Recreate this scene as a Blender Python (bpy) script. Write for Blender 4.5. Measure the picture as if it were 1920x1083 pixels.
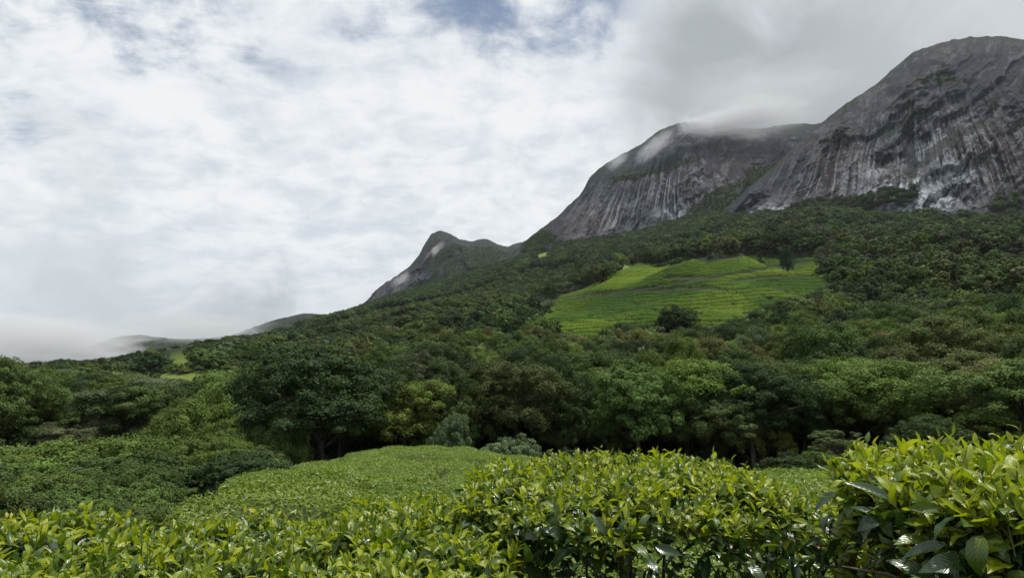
import bpy, math, random
import numpy as np
from mathutils import Vector, Matrix

for o in list(bpy.data.objects):
    bpy.data.objects.remove(o)
scene = bpy.context.scene
COL = scene.collection
R = math.radians

# ------------------------------------------------------------------ camera
FPX = 1144.0                      # focal length in pixels of a 1920 px wide frame
EYE = 1.6
PITCH = math.atan(158.5 / FPX)
cam_data = bpy.data.cameras.new('camera')
cam_data.sensor_width = 36.0
cam_data.lens = 36.0 * FPX / 1920.0
cam_data.clip_start = 0.05
cam_data.clip_end = 40000
cam = bpy.data.objects.new('camera', cam_data)
cam.location = (0, 0, EYE)
cam.rotation_euler = (R(90) + PITCH, 0, 0)
COL.objects.link(cam)
scene.camera = cam

# ------------------------------------------------------------------ sun, sky, exposure
SUN_AZ, SUN_EL = R(62), R(70)     # azimuth from straight ahead towards the right
SUN_STRENGTH = 4.9
sv = Vector((math.sin(SUN_AZ) * math.cos(SUN_EL), math.cos(SUN_AZ) * math.cos(SUN_EL), math.sin(SUN_EL)))
sd = bpy.data.lights.new('sun', 'SUN')
sd.energy = SUN_STRENGTH
sd.angle = R(1.2)
sd.color = (1.0, 0.955, 0.88)
sun = bpy.data.objects.new('sun', sd)
sun.rotation_euler = sv.to_track_quat('Z', 'Y').to_euler()
sun.location = (0, 0, 50)
COL.objects.link(sun)

world = bpy.data.worlds.new('World')
scene.world = world
world.use_nodes = True
wt = world.node_tree
wt.nodes.clear()


class NT:
    """small helper for writing node trees"""
    def __init__(s, tree):
        s.t = tree

    def n(s, kind, **kw):
        nd = s.t.nodes.new(kind)
        for k, v in kw.items():
            setattr(nd, k, v)
        return nd

    def link(s, a, b):
        s.t.links.new(a, b)

    def put(s, sock, v):
        if hasattr(v, 'is_linked') or isinstance(v, bpy.types.NodeSocket):
            s.link(v, sock)
        else:
            sock.default_value = v

    def m(s, op, a, b=0.0, c=None, clamp=False):
        nd = s.n('ShaderNodeMath', operation=op, use_clamp=clamp)
        s.put(nd.inputs[0], a)
        s.put(nd.inputs[1], b)
        if c is not None:
            s.put(nd.inputs[2], c)
        return nd.outputs[0]

    def vm(s, op, a, b=None):
        nd = s.n('ShaderNodeVectorMath', operation=op)
        s.put(nd.inputs[0], a)
        if b is not None:
            s.put(nd.inputs[1], b)
        return nd.outputs['Value'] if op in ('DOT_PRODUCT', 'LENGTH', 'DISTANCE') else nd.outputs[0]

    def step(s, x, a, b, lo=0.0, hi=1.0):
        nd = s.n('ShaderNodeMapRange', interpolation_type='SMOOTHSTEP')
        s.put(nd.inputs['Value'], x)
        nd.inputs['From Min'].default_value = a
        nd.inputs['From Max'].default_value = b
        nd.inputs['To Min'].default_value = lo
        nd.inputs['To Max'].default_value = hi
        return nd.outputs['Result']

    def mix(s, f, a, b, blend='MIX'):
        nd = s.n('ShaderNodeMix', data_type='RGBA', blend_type=blend)
        s.put(nd.inputs[0], f)
        s.put(nd.inputs[6], a)
        s.put(nd.inputs[7], b)
        return nd.outputs[2]

    def noise(s, vec, scale, detail=4.0, rough=0.5, dist=0.0, dim='3D', out=0):
        nd = s.n('ShaderNodeTexNoise', noise_dimensions=dim)
        if vec is not None:
            s.link(vec, nd.inputs['Vector'])
        nd.inputs['Scale'].default_value = scale
        nd.inputs['Detail'].default_value = detail
        nd.inputs['Roughness'].default_value = rough
        nd.inputs['Distortion'].default_value = dist
        return nd.outputs[out]


def pix_dir(px, py):
    """unit direction of a pixel of the 1920 x 1083 frame"""
    a, b = (px - 960.0) / FPX, (541.5 - py) / FPX
    v = Vector((a, math.cos(PITCH) - b * math.sin(PITCH), math.sin(PITCH) + b * math.cos(PITCH)))
    return v.normalized()


w = NT(wt)
tc = w.n('ShaderNodeTexCoord')
sep = w.n('ShaderNodeSeparateXYZ')
w.link(tc.outputs['Generated'], sep.inputs[0])
dz = sep.outputs[2]
den = w.m('ADD', w.m('MAXIMUM', dz, 0.0), 0.30)
comb = w.n('ShaderNodeCombineXYZ')
w.link(w.m('DIVIDE', sep.outputs[0], den), comb.inputs[0])
w.link(w.m('DIVIDE', sep.outputs[1], den), comb.inputs[1])
uvw = comb.outputs[0]
sky = w.n('ShaderNodeTexSky', sky_type='NISHITA')
sky.sun_disc = False
sky.sun_elevation = SUN_EL
sky.sun_rotation = SUN_AZ
sky.altitude = 1500
bluesky = w.mix(1.0, sky.outputs[0], (0.10, 0.10, 0.10, 1), 'MULTIPLY')
mp = w.n('ShaderNodeMapping')
mp.inputs['Rotation'].default_value = (0, 0, R(-38))
mp.inputs['Scale'].default_value = (1.0, 2.0, 1.0)
mp.inputs['Location'].default_value = (3.1, 1.7, 0)
w.link(uvw, mp.inputs[0])
n_str = w.noise(mp.outputs[0], 2.0, 10, 0.62, 0.35)          # long streaks
n_puf = w.noise(uvw, 8.0, 10, 0.62, 0.3)                    # puffs
n_big = w.noise(uvw, 0.8, 3, 0.5)
cov = w.m('ADD', w.m('MULTIPLY', n_str, 0.62), w.m('MULTIPLY', n_puf, 0.38))
cov = w.m('ADD', cov, w.m('MULTIPLY', w.m('SUBTRACT', n_big, 0.5), 0.25))
def blob(px, py, inner, outer):
    """1 towards the given direction, falling to 0 between two angles"""
    dt = w.vm('DOT_PRODUCT', tc.outputs['Generated'], tuple(pix_dir(px, py)))
    return w.step(dt, math.cos(R(outer)), math.cos(R(inner)))
gapb = w.m('MULTIPLY', blob(980, -70, 3, 13), 0.078)
gapb = w.m('ADD', gapb, w.m('MULTIPLY', blob(60, 10, 3, 17), 0.125))
cov = w.m('SUBTRACT', cov, gapb)
# fewer gaps towards the horizon
cov = w.m('ADD', cov, w.step(dz, 0.62, 0.15, 0.0, 0.14))
mask = w.step(cov, 0.285, 0.47, 0.15, 1.0)
tex = w.step(w.m('ADD', w.m('MULTIPLY', n_puf, 0.6), w.m('MULTIPLY', n_str, 0.5)), 0.40, 0.66)
cloud = w.mix(tex, (0.64, 0.695, 0.76, 1), (0.90, 0.92, 0.94, 1))
# smooth grey stratus that hugs the mountains on the right
edge = w.m('MULTIPLY', w.m('SUBTRACT', w.noise(tc.outputs['Generated'], 5.0, 6, 0.55, 0.5), 0.5), 0.09)
def cap(px, py, inner, outer):
    dt = w.vm('DOT_PRODUCT', tc.outputs['Generated'], tuple(pix_dir(px, py)))
    return w.step(w.m('ADD', dt, edge), math.cos(R(outer)), math.cos(R(inner)))
capw = cap(1620, 80, 13, 22)
capg = cap(1500, 215, 2, 15)
lowl = w.step(w.m('ADD', dz, edge), 0.24, 0.03)             # bank of low cloud towards the horizon
lowg = cap(330, 600, 1, 11)
lowp = cap(120, 560, 3, 12)
c1 = w.mix(w.m('MULTIPLY', lowl, 0.75), cloud, (0.64, 0.685, 0.73, 1))
c1 = w.mix(w.m('MULTIPLY', lowg, 0.5), c1, (0.315, 0.345, 0.375, 1))
c1 = w.mix(w.m('MULTIPLY', lowp, 0.6), c1, (0.62, 0.66, 0.69, 1))
c1 = w.mix(w.m('MULTIPLY', capw, 0.9), c1, (0.70, 0.74, 0.78, 1))
c1 = w.mix(w.m('MULTIPLY', capg, 0.8), c1, (0.345, 0.375, 0.395, 1))
c1 = w.mix(w.m('MULTIPLY', cap(1880, 0, 2, 14), 0.6), c1, (0.54, 0.575, 0.59, 1))
mask2 = w.m('MAXIMUM', mask, w.m('MAXIMUM', lowl, w.m('MAXIMUM', capw, capg)))
final = w.mix(mask2, bluesky, c1)
bg = w.n('ShaderNodeBackground')
bg.inputs['Strength'].default_value = 1.0
w.link(final, bg.inputs[0])
wo = w.n('ShaderNodeOutputWorld')
w.link(bg.outputs[0], wo.inputs[0])

scene.view_settings.view_transform = 'Standard'
scene.view_settings.look = 'None'
scene.view_settings.exposure = 0.0
scene.view_settings.gamma = 1.0
scene.view_settings.use_curve_mapping = False
scene.render.engine = 'CYCLES'
cy = scene.cycles
cy.use_denoising = True
cy.denoiser = 'OPENIMAGEDENOISE'
cy.max_bounces = 6
cy.diffuse_bounces = 3
cy.glossy_bounces = 2
cy.transmission_bounces = 3
cy.volume_bounces = 2
cy.transparent_max_bounces = 6
cy.caustics_reflective = False
cy.caustics_refractive = False
cy.sample_clamp_indirect = 4.0
cy.volume_step_rate = 0.4


# ------------------------------------------------------------------ helpers
def tag(o, label=None, cat=None, group=None, kind=None):
    if label: o['label'] = label
    if cat: o['category'] = cat
    if group: o['group'] = group
    if kind: o['kind'] = kind
    return o


def mesh(name, V, F, mats=(), uv=None, attrs=None, smooth=True, mat_idx=None):
    """V (n,3); F list of (k,3|4) index arrays"""
    if not isinstance(F, (list, tuple)):
        F = [F]
    F = [np.asarray(f, np.int32) for f in F if len(f)]
    me = bpy.data.meshes.new(name)
    V = np.asarray(V, np.float32)
    me.vertices.add(len(V))
    me.vertices.foreach_set('co', V.ravel())
    loops = np.concatenate([f.ravel() for f in F])
    sizes = np.concatenate([np.full(len(f), f.shape[1], np.int32) for f in F])
    starts = np.concatenate([[0], np.cumsum(sizes)[:-1]]).astype(np.int32)
    me.loops.add(len(loops))
    me.loops.foreach_set('vertex_index', loops.astype(np.int32))
    me.polygons.add(len(sizes))
    me.polygons.foreach_set('loop_start', starts)
    me.polygons.foreach_set('use_smooth', np.full(len(sizes), smooth, bool))
    if mat_idx is not None:
        me.polygons.foreach_set('material_index', np.asarray(mat_idx, np.int32))
    me.update(calc_edges=True)
    if uv is not None:
        l = me.uv_layers.new(name='UVMap')
        l.data.foreach_set('uv', np.asarray(uv, np.float32)[loops].ravel())
    for k, a in (attrs or {}).items():
        a = np.asarray(a, np.float32)
        if a.ndim == 1:
            at = me.attributes.new(k, 'FLOAT', 'POINT')
            at.data.foreach_set('value', a)
        else:
            at = me.attributes.new(k, 'FLOAT_VECTOR', 'POINT')
            at.data.foreach_set('vector', a.ravel())
    for m_ in mats:
        me.materials.append(m_)
    return me


def add(name, data, parent=None, loc=(0, 0, 0)):
    o = bpy.data.objects.new(name, data)
    o.location = loc
    COL.objects.link(o)
    if parent is not None:
        o.parent = parent
    return o


def empty(name, loc):
    return add(name, None, None, loc)


def grid_faces(nu, nv):
    i, j = np.meshgrid(np.arange(nu - 1), np.arange(nv - 1), indexing='ij')
    a = (i * nv + j).ravel()
    return np.stack([a, a + nv, a + nv + 1, a + 1], 1)


_P = np.random.RandomState(7).permutation(4096)


def _hash(ix, iy, iz):
    h = _P[(ix & 4095)]
    h = _P[(h + iy) & 4095]
    return _P[(h + iz) & 4095]


def vnoise(x, y, z=0.0, seed=0):
    """gradient-free smooth noise, -1..1"""
    x, y, z = np.broadcast_arrays(np.asarray(x, float), np.asarray(y, float), np.asarray(z, float) + seed * 17.3)
    ix, iy, iz = np.floor(x).astype(int), np.floor(y).astype(int), np.floor(z).astype(int)
    fx, fy, fz = x - ix, y - iy, z - iz
    fx, fy, fz = [f * f * f * (f * (f * 6 - 15) + 10) for f in (fx, fy, fz)]
    out = 0
    for dx in (0, 1):
        for dy in (0, 1):
            for dzz in (0, 1):
                wgt = (fx if dx else 1 - fx) * (fy if dy else 1 - fy) * (fz if dzz else 1 - fz)
                out = out + wgt * (_hash(ix + dx, iy + dy, iz + dzz) / 2047.5 - 1)
    return out


def fbm(x, y, z=0.0, oct=4, seed=0, gain=0.5):
    out, amp, tot = 0, 1.0, 0
    x, y, z = np.asarray(x, float), np.asarray(y, float), np.asarray(z, float)
    for k in range(oct):
        out = out + amp * vnoise(x, y, z, seed + k)
        tot += amp
        amp *= gain
        x, y, z = x * 2.03 + 5.1, y * 2.03 - 3.7, z * 2.03
    return out / tot * 1.6


def sstep(x, a, b):
    t = np.clip((x - a) / (b - a), 0, 1)
    return t * t * (3 - 2 * t)


def pchip(xs, ys, x):
    """monotone cubic interpolation, clamped at the ends; ys may be (n,) or (n,k)"""
    xs, ys, x = np.asarray(xs, float), np.asarray(ys, float), np.asarray(x, float)
    h = np.diff(xs)
    sh = h.reshape((-1,) + (1,) * (ys.ndim - 1))
    d = np.diff(ys, axis=0) / sh
    m_ = np.zeros_like(ys)
    if len(xs) > 2:
        p = d[:-1] * d[1:]
        w1, w2 = 2 * sh[1:] + sh[:-1], sh[1:] + 2 * sh[:-1]
        with np.errstate(all='ignore'):
            hm = (w1 + w2) / (w1 / d[:-1] + w2 / d[1:])
        m_[1:-1] = np.where(p > 0, np.nan_to_num(hm), 0)
    m_[0], m_[-1] = d[0], d[-1]
    x = np.clip(x, xs[0], xs[-1])
    i = np.clip(np.searchsorted(xs, x) - 1, 0, len(h) - 1)
    t = (x - xs[i]) / h[i]
    if ys.ndim > 1:
        t = t[:, None]; hh = h[i][:, None]
    else:
        hh = h[i]
    return ((1 + 2 * t) * (1 - t) ** 2 * ys[i] + t * (1 - t) ** 2 * hh * m_[i]
            + t * t * (3 - 2 * t) * ys[i + 1] + t * t * (t - 1) * hh * m_[i + 1])


CP, SP = math.cos(PITCH), math.sin(PITCH)


def azt(px, py):
    """azimuth and slope (rise per metre of horizontal distance) of a pixel"""
    px, py = np.asarray(px, float), np.asarray(py, float)
    a, b = (px - 960) / FPX, (541.5 - py) / FPX
    hy = CP - b * SP
    return np.arctan2(a, hy), (SP + b * CP) / np.hypot(a, hy)


def project(x, y, z):
    """world -> pixel of the 1920 x 1083 frame"""
    zz = z - EYE
    dep = y * CP + zz * SP
    up = -y * SP + zz * CP
    dep = np.where(dep > 0.01, dep, np.nan)
    return 960 + FPX * x / dep, 541.5 - FPX * up / dep


# ------------------------------------------------------------------ the lie of the land
# per bearing: the ground at rising distances, (distance, line of sight in frame pixels)
KNOLL = {}       # edge of the near tea garden per bearing
prof = {
    -700: [(2, 1500), (6, 1075), (14, 1015), (30, 978), (55, 945), (90, 855), (140, 805), (200, 770), (300, 742), (420, 722), (600, 720), (900, 712), (6000, 702)],
    0:    [(2, 1500), (6, 1075), (14, 1015), (30, 978), (55, 948), (90, 862), (140, 812), (200, 775), (300, 742), (420, 715), (600, 722), (900, 712), (6000, 702)],
    200:  [(2, 1500), (6, 1075), (14, 1015), (30, 978), (55, 935), (90, 855), (140, 808), (200, 770), (300, 737), (420, 702), (600, 702), (900, 712), (6000, 702)],
    300:  [(2, 1500), (6, 1090), (9, 1048), (18, 985), (55, 925), (90, 850), (140, 800), (200, 758), (300, 722), (420, 690), (600, 682), (900, 700), (6000, 702)],
    400:  [(2, 1500), (6, 1085), (13, 995), (24, 955), (55, 918), (90, 848), (140, 795), (200, 748), (300, 708), (420, 682), (600, 657), (850, 664), (1300, 690), (6000, 702)],
    550:  [(2, 1500), (6, 1085), (22, 920), (32, 935), (55, 900), (90, 845), (140, 778), (200, 725), (300, 684), (420, 660), (600, 638), (850, 622), (1300, 640), (6000, 702)],
    700:  [(2, 1500), (6, 1085), (27, 885), (38, 915), (55, 890), (90, 842), (140, 768), (200, 708), (300, 665), (420, 635), (600, 605), (850, 588), (1200, 574), (1600, 582), (6000, 702)],
    790:  [(2, 1500), (6, 1085), (30, 873), (42, 905), (55, 888), (90, 840), (140, 762), (200, 702), (300, 652), (420, 617), (600, 582), (850, 562), (1200, 548), (1600, 545), (6000, 690)],
    950:  [(2, 1500), (6, 1085), (26, 896), (38, 908), (55, 885), (90, 838), (140, 760), (200, 696), (300, 640), (420, 602), (600, 562), (850, 527), (1200, 500), (1600, 488), (6000, 650)],
    1050: [(2, 1500), (6, 1085), (20, 925), (32, 915), (55, 885), (90, 838), (140, 757), (200, 680), (300, 612), (420, 568), (600, 532), (850, 495), (1200, 470), (1600, 455), (6000, 640)],
    1200: [(2, 1500), (6, 1085), (16, 945), (30, 920), (55, 885), (90, 838), (140, 747), (200, 656), (300, 572), (420, 510), (600, 487), (850, 465), (1200, 447), (1600, 435), (6000, 640)],
    1400: [(2, 1500), (6, 1090), (15, 960), (30, 915), (55, 880), (90, 832), (140, 735), (200, 632), (300, 552), (420, 492), (600, 457), (850, 420), (1200, 395), (1600, 380), (6000, 640)],
    1550: [(2, 1500), (6, 1090), (15, 960), (28, 920), (55, 880), (90, 825), (140, 727), (200, 640), (300, 555), (420, 500), (600, 450), (850, 408), (1200, 385), (1600, 370), (6000, 640)],
    1700: [(2, 1500), (6, 1090), (15, 960), (28, 915), (55, 880), (90, 818), (140, 722), (200, 642), (300, 555), (420, 500), (600, 450), (850, 415), (1200, 385), (1600, 370), (6000, 640)],
    1920: [(2, 1500), (6, 1080), (15, 955), (28, 905), (55, 878), (90, 812), (140, 720), (200, 642), (300, 552), (420, 492), (600, 442), (850, 398), (1200, 370), (1600, 350), (6000, 640)],
    2600: [(2, 1500), (6, 1080), (15, 955), (28, 905), (55, 878), (90, 810), (140, 715), (200, 640), (300, 550), (420, 485), (600, 432), (850, 385), (1200, 355), (1600, 335), (6000, 640)],
}
NR = 260
LR = np.linspace(math.log(1.5), math.log(6000), NR)
colpx = sorted(prof)
tabA = np.array([azt(c, 700)[0] for c in colpx])
tabT = []
for c in colpx:
    p = np.array(prof[c], float)
    tt = azt(np.full(len(p), c), p[:, 1])[1]
    zz = tt * p[:, 0]                              # height below / above the eye
    zz[0] = -1.55
    tabT.append(pchip(np.log(p[:, 0]), zz / p[:, 0], LR))
tabT = np.array(tabT)
NA = 1441
AZ = np.linspace(-math.pi, math.pi, NA)
T = pchip(tabA, tabT, AZ)
# behind the camera: a plain slope
behind = sstep(np.abs(AZ), R(75), R(120))[:, None]
flat = (-1.55 + 0.10 * (np.exp(LR) - 1.5) * 0.5) / np.exp(LR)
flat = np.clip(flat, None, 0.12)[None, :]
T = T * (1 - behind) + flat * behind


def ground_z(x, y):
    x, y = np.asarray(x, float), np.asarray(y, float)
    r = np.hypot(x, y)
    a = (np.arctan2(x, y) + math.pi) / (2 * math.pi) * (NA - 1)
    l = (np.log(np.clip(r, 1.5, 5999)) - LR[0]) / (LR[-1] - LR[0]) * (NR - 1)
    i, j = np.clip(a.astype(int), 0, NA - 2), np.clip(l.astype(int), 0, NR - 2)
    fa, fl = np.clip(a - i, 0, 1), np.clip(l - j, 0, 1)
    t = (T[i, j] * (1 - fa) * (1 - fl) + T[i + 1, j] * fa * (1 - fl) + T[i, j + 1] * (1 - fa) * fl + T[i + 1, j + 1] * fa * fl)
    amp = np.clip((r - 60) / 300, 0, 1)
    return EYE + t * np.where(r < 1.5, 1.5, r) + amp * (2.6 * fbm(x / 60, y / 60, oct=3, seed=3) + 0.004 * r * fbm(x / 170, y / 170, oct=3, seed=9)) \
        + 10.0 * sstep(r, 180, 240) * (1 - sstep(r, 450, 560)) * fbm(x / 58, y / 58, oct=2, seed=14)


def at(px, r):
    """point on the ground at a bearing (frame column) and distance"""
    a = float(azt(px, 700)[0])
    x, y = r * math.sin(a), r * math.cos(a)
    return x, y, float(ground_z(x, y))


# ------------------------------------------------------------------ materials
def new_mat(name):
    m_ = bpy.data.materials.new(name)
    m_.use_nodes = True
    m_.node_tree.nodes.clear()
    return m_, NT(m_.node_tree)


def out(nt, shader, vol=None):
    o = nt.n('ShaderNodeOutputMaterial')
    if shader is not None: nt.link(shader, o.inputs['Surface'])
    if vol is not None: nt.link(vol, o.inputs['Volume'])


def principled(nt, col, rough, spec=0.4, normal=None):
    b = nt.n('ShaderNodeBsdfPrincipled')
    nt.put(b.inputs['Base Color'], col)
    nt.put(b.inputs['Roughness'], rough)
    nt.put(b.inputs['Specular IOR Level'], spec)
    if normal is not None: nt.link(normal, b.inputs['Normal'])
    return b.outputs[0]


def bump(nt, h, strength, dist):
    b = nt.n('ShaderNodeBump')
    b.inputs['Strength'].default_value = strength
    b.inputs['Distance'].default_value = dist
    nt.link(h, b.inputs['Height'])
    return b.outputs[0]


def attr(nt, name, kind='GEOMETRY', o='Fac'):
    a = nt.n('ShaderNodeAttribute', attribute_type=kind, attribute_name=name)
    return a.outputs[o]


def objpos(nt):
    return nt.n('ShaderNodeTexCoord').outputs['Object']


def mat_ground():
    m_, nt = new_mat('hill_ground')
    p = objpos(nt)
    a = nt.noise(p, 0.05, 8, 0.6)
    b = nt.noise(p, 0.9, 6, 0.6)
    c = nt.mix(nt.step(a, 0.4, 0.62), (0.012, 0.018, 0.008, 1), (0.028, 0.038, 0.013, 1))
    c = nt.mix(nt.step(b, 0.45, 0.7), c, (0.018, 0.026, 0.010, 1))
    gr = attr(nt, 'meadow')
    c = nt.mix(gr, c, nt.mix(b, (0.08, 0.125, 0.020, 1), (0.13, 0.155, 0.034, 1)))
    soil = attr(nt, 'soil')
    c = nt.mix(soil, c, (0.026, 0.019, 0.012, 1))
    out(nt, principled(nt, c, 0.9, 0.15, bump(nt, b, 0.6, 0.6)))
    return m_


def mat_foliage(name, trans=0.17, rough=0.65, spec=0.08):
    """leaves of a tree: the tint comes from the tree, its spread from each leaf"""
    m_, nt = new_mat(name)
    tint = attr(nt, 'tint', 'INSTANCER', 'Color')
    lf = attr(nt, 'leafshade')
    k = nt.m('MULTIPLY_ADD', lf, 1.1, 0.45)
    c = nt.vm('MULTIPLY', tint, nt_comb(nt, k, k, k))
    c = nt.mix(nt.step(lf, 0.72, 1.0, 0.0, 0.35), c, (0.12, 0.14, 0.035, 1))
    tr = nt.n('ShaderNodeBsdfTranslucent')
    nt.link(nt.mix(1.0, c, (1.15, 1.25, 0.55, 1), 'MULTIPLY'), tr.inputs[0])
    mx = nt.n('ShaderNodeMixShader')
    mx.inputs[0].default_value = trans
    nt.link(principled(nt, c, rough, spec), mx.inputs[1])
    nt.link(tr.outputs[0], mx.inputs[2])
    out(nt, mx.outputs[0])
    return m_


def nt_comb(nt, x, y, z):
    c = nt.n('ShaderNodeCombineXYZ')
    nt.put(c.inputs[0], x); nt.put(c.inputs[1], y); nt.put(c.inputs[2], z)
    return c.outputs[0]


def mat_bark(name, dark, light, scale):
    m_, nt = new_mat(name)
    p = objpos(nt)
    mpn = nt.n('ShaderNodeMapping')
    mpn.inputs['Scale'].default_value = (1, 1, 0.22)
    nt.link(p, mpn.inputs[0])
    a = nt.noise(mpn.outputs[0], scale, 6, 0.65)
    c = nt.mix(nt.step(a, 0.35, 0.68), dark, light)
    out(nt, principled(nt, c, 0.85, 0.2, bump(nt, a, 0.7, 0.02)))
    return m_


def mat_tea(name, base, tip, rough, spec, trans, tcol, per_object):
    """foreground tea leaf: midrib, side veins, gloss, light shining through"""
    m_, nt = new_mat(name)
    if per_object:
        rnd = nt.n('ShaderNodeObjectInfo').outputs['Random']
    else:
        rnd = attr(nt, 'leafshade')
    uv = nt.n('ShaderNodeTexCoord').outputs['UV']
    s = nt.n('ShaderNodeSeparateXYZ')
    nt.link(uv, s.inputs[0])
    across = nt.m('ABSOLUTE', nt.m('SUBTRACT', s.outputs[0], 0.5))
    rib = nt.step(across, 0.045, 0.012)
    ph = nt.m('SUBTRACT', s.outputs[1], nt.m('MULTIPLY', across, 0.55))
    spots = nt.step(nt.noise(nt.n('ShaderNodeTexCoord').outputs['Object'], 9.0 if per_object else 120.0, 2, 0.5), 0.70, 0.76)
    wave = nt.m('SINE', nt.m('MULTIPLY', ph, 58.0))
    vein = nt.step(wave, 0.80, 1.0)
    c = nt.mix(rnd, base, tip)
    pat = nt.noise(nt.n('ShaderNodeTexCoord').outputs['Object'], 3.0, 3, 0.6)
    c = nt.mix(nt.step(pat, 0.45, 0.75, 0.0, 0.35), c, nt.mix(1.0, c, (1.5, 1.25, 0.9, 1), 'MULTIPLY'))
    c = nt.mix(nt.m('MULTIPLY', vein, 0.12), c, nt.mix(1.0, c, (1.5, 1.5, 1.3, 1), 'MULTIPLY'))
    c = nt.mix(nt.m('MULTIPLY', rib, 0.5), c, nt.mix(1.0, tip, (1.35, 1.35, 1.5, 1), 'MULTIPLY'))
    c = nt.mix(nt.m('MULTIPLY', spots, 0.7), c, (0.07, 0.045, 0.018, 1))
    h = nt.m('ADD', nt.m('MULTIPLY', wave, 0.35), nt.m('MULTIPLY', rib, -1.2))
    nrm = bump(nt, h, 0.22, 0.003)
    tr = nt.n('ShaderNodeBsdfTranslucent')
    nt.link(nt.mix(1.0, c, tcol, 'MULTIPLY'), tr.inputs[0])
    mx = nt.n('ShaderNodeMixShader')
    mx.inputs[0].default_value = trans
    rr = nt.m('MULTIPLY_ADD', pat, 0.25, rough - 0.1)
    nt.link(principled(nt, c, rr, spec, nrm), mx.inputs[1])
    nt.link(tr.outputs[0], mx.inputs[2])
    out(nt, mx.outputs[0])
    return m_


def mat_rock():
    m_, nt = new_mat('cliff_rock')  # rock and plant colours darkened to stand in for the cloud's shadow
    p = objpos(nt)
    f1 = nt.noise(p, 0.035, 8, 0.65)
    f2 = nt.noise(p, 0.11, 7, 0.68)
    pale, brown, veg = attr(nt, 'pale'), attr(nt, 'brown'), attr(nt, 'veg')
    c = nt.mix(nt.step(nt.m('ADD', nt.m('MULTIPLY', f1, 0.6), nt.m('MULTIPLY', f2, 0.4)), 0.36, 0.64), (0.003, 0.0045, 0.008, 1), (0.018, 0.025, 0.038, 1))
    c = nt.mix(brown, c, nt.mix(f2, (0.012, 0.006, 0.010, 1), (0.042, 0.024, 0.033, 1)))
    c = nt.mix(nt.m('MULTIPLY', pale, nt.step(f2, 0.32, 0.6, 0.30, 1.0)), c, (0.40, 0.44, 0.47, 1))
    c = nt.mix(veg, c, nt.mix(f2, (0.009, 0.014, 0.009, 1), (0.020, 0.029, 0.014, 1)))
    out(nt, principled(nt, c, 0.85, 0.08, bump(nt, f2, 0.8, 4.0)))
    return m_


M_GROUND = mat_ground()
M_LEAVES = mat_foliage('tree_leaves')
M_BARK = mat_bark('bark', (0.035, 0.027, 0.020, 1), (0.12, 0.10, 0.08, 1), 3.0)
M_STEM = mat_bark('tea_stem', (0.030, 0.022, 0.015, 1), (0.14, 0.11, 0.085, 1), 40.0)
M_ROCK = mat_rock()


# ------------------------------------------------------------------ ground
def in_poly(px, py, poly):
    px, py = np.asarray(px, float), np.asarray(py, float)
    ins = np.zeros(px.shape, bool)
    n = len(poly)
    for k in range(n):
        x0, y0 = poly[k]
        x1, y1 = poly[(k + 1) % n]
        if y0 == y1:
            continue
        c = ((y0 > py) != (y1 > py)) & (px < (x1 - x0) * (py - y0) / (y1 - y0) + x0)
        ins ^= c
    return ins


def seg_dist(px, py, pts):
    d = np.full(np.shape(px), 1e9)
    for (x0, y0), (x1, y1) in zip(pts[:-1], pts[1:]):
        dx, dy = x1 - x0, y1 - y0
        t = np.clip(((px - x0) * dx + (py - y0) * dy) / (dx * dx + dy * dy), 0, 1)
        d = np.minimum(d, np.hypot(px - x0 - t * dx, py - y0 - t * dy))
    return d


# open green patches, as outlines of where they lie on the hill
TEA_POLY = [(1012, 600), (1048, 556), (1100, 538), (1128, 518), (1180, 502), (1200, 492), (1235, 500), (1262, 486), (1285, 481), (1318, 492), (1345, 489), (1420, 478),
            (1475, 474), (1535, 480), (1545, 520), (1560, 545), (1500, 562), (1430, 578), (1395, 612), (1335, 628),
            (1250, 622), (1160, 612), (1125, 640), (1075, 645), (1030, 618)]
PATCHES = [([(255, 724), (300, 702), (385, 698), (398, 714), (330, 736), (265, 742)], 160, 420),
           ([(300, 668), (335, 656), (362, 660), (365, 676), (330, 684), (300, 684)], 260, 700),
           ([(70, 808), (100, 795), (130, 797), (120, 812), (85, 818)], 90, 190),
           ([(730, 603), (760, 596), (778, 600), (760, 610), (735, 612)], 200, 700),
           ([(1760, 392), (1820, 372), (1900, 372), (1925, 395), (1860, 412), (1790, 414)], 600, 1500),
           ([(1860, 486), (1940, 478), (1960, 505), (1880, 508)], 250, 650),
           ([(1760, 560), (1840, 560), (1950, 590), (1950, 640), (1860, 625), (1790, 600)], 150, 400),
           ([(1130, 505), (1180, 490), (1205, 496), (1150, 512)], 300, 700),
           ([(1000, 478), (1085, 415), (1098, 422), (1040, 478), (1008, 500)], 700, 1300)]


def meadow_at(x, y, z, grow=0):
    px, py = project(x, y, z)
    r = np.hypot(x, y)
    m_ = np.zeros(np.shape(px), bool)
    for poly, r0, r1 in PATCHES:
        m_ |= in_poly(px, py, poly) & (r > r0) & (r < r1)
    return m_


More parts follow.
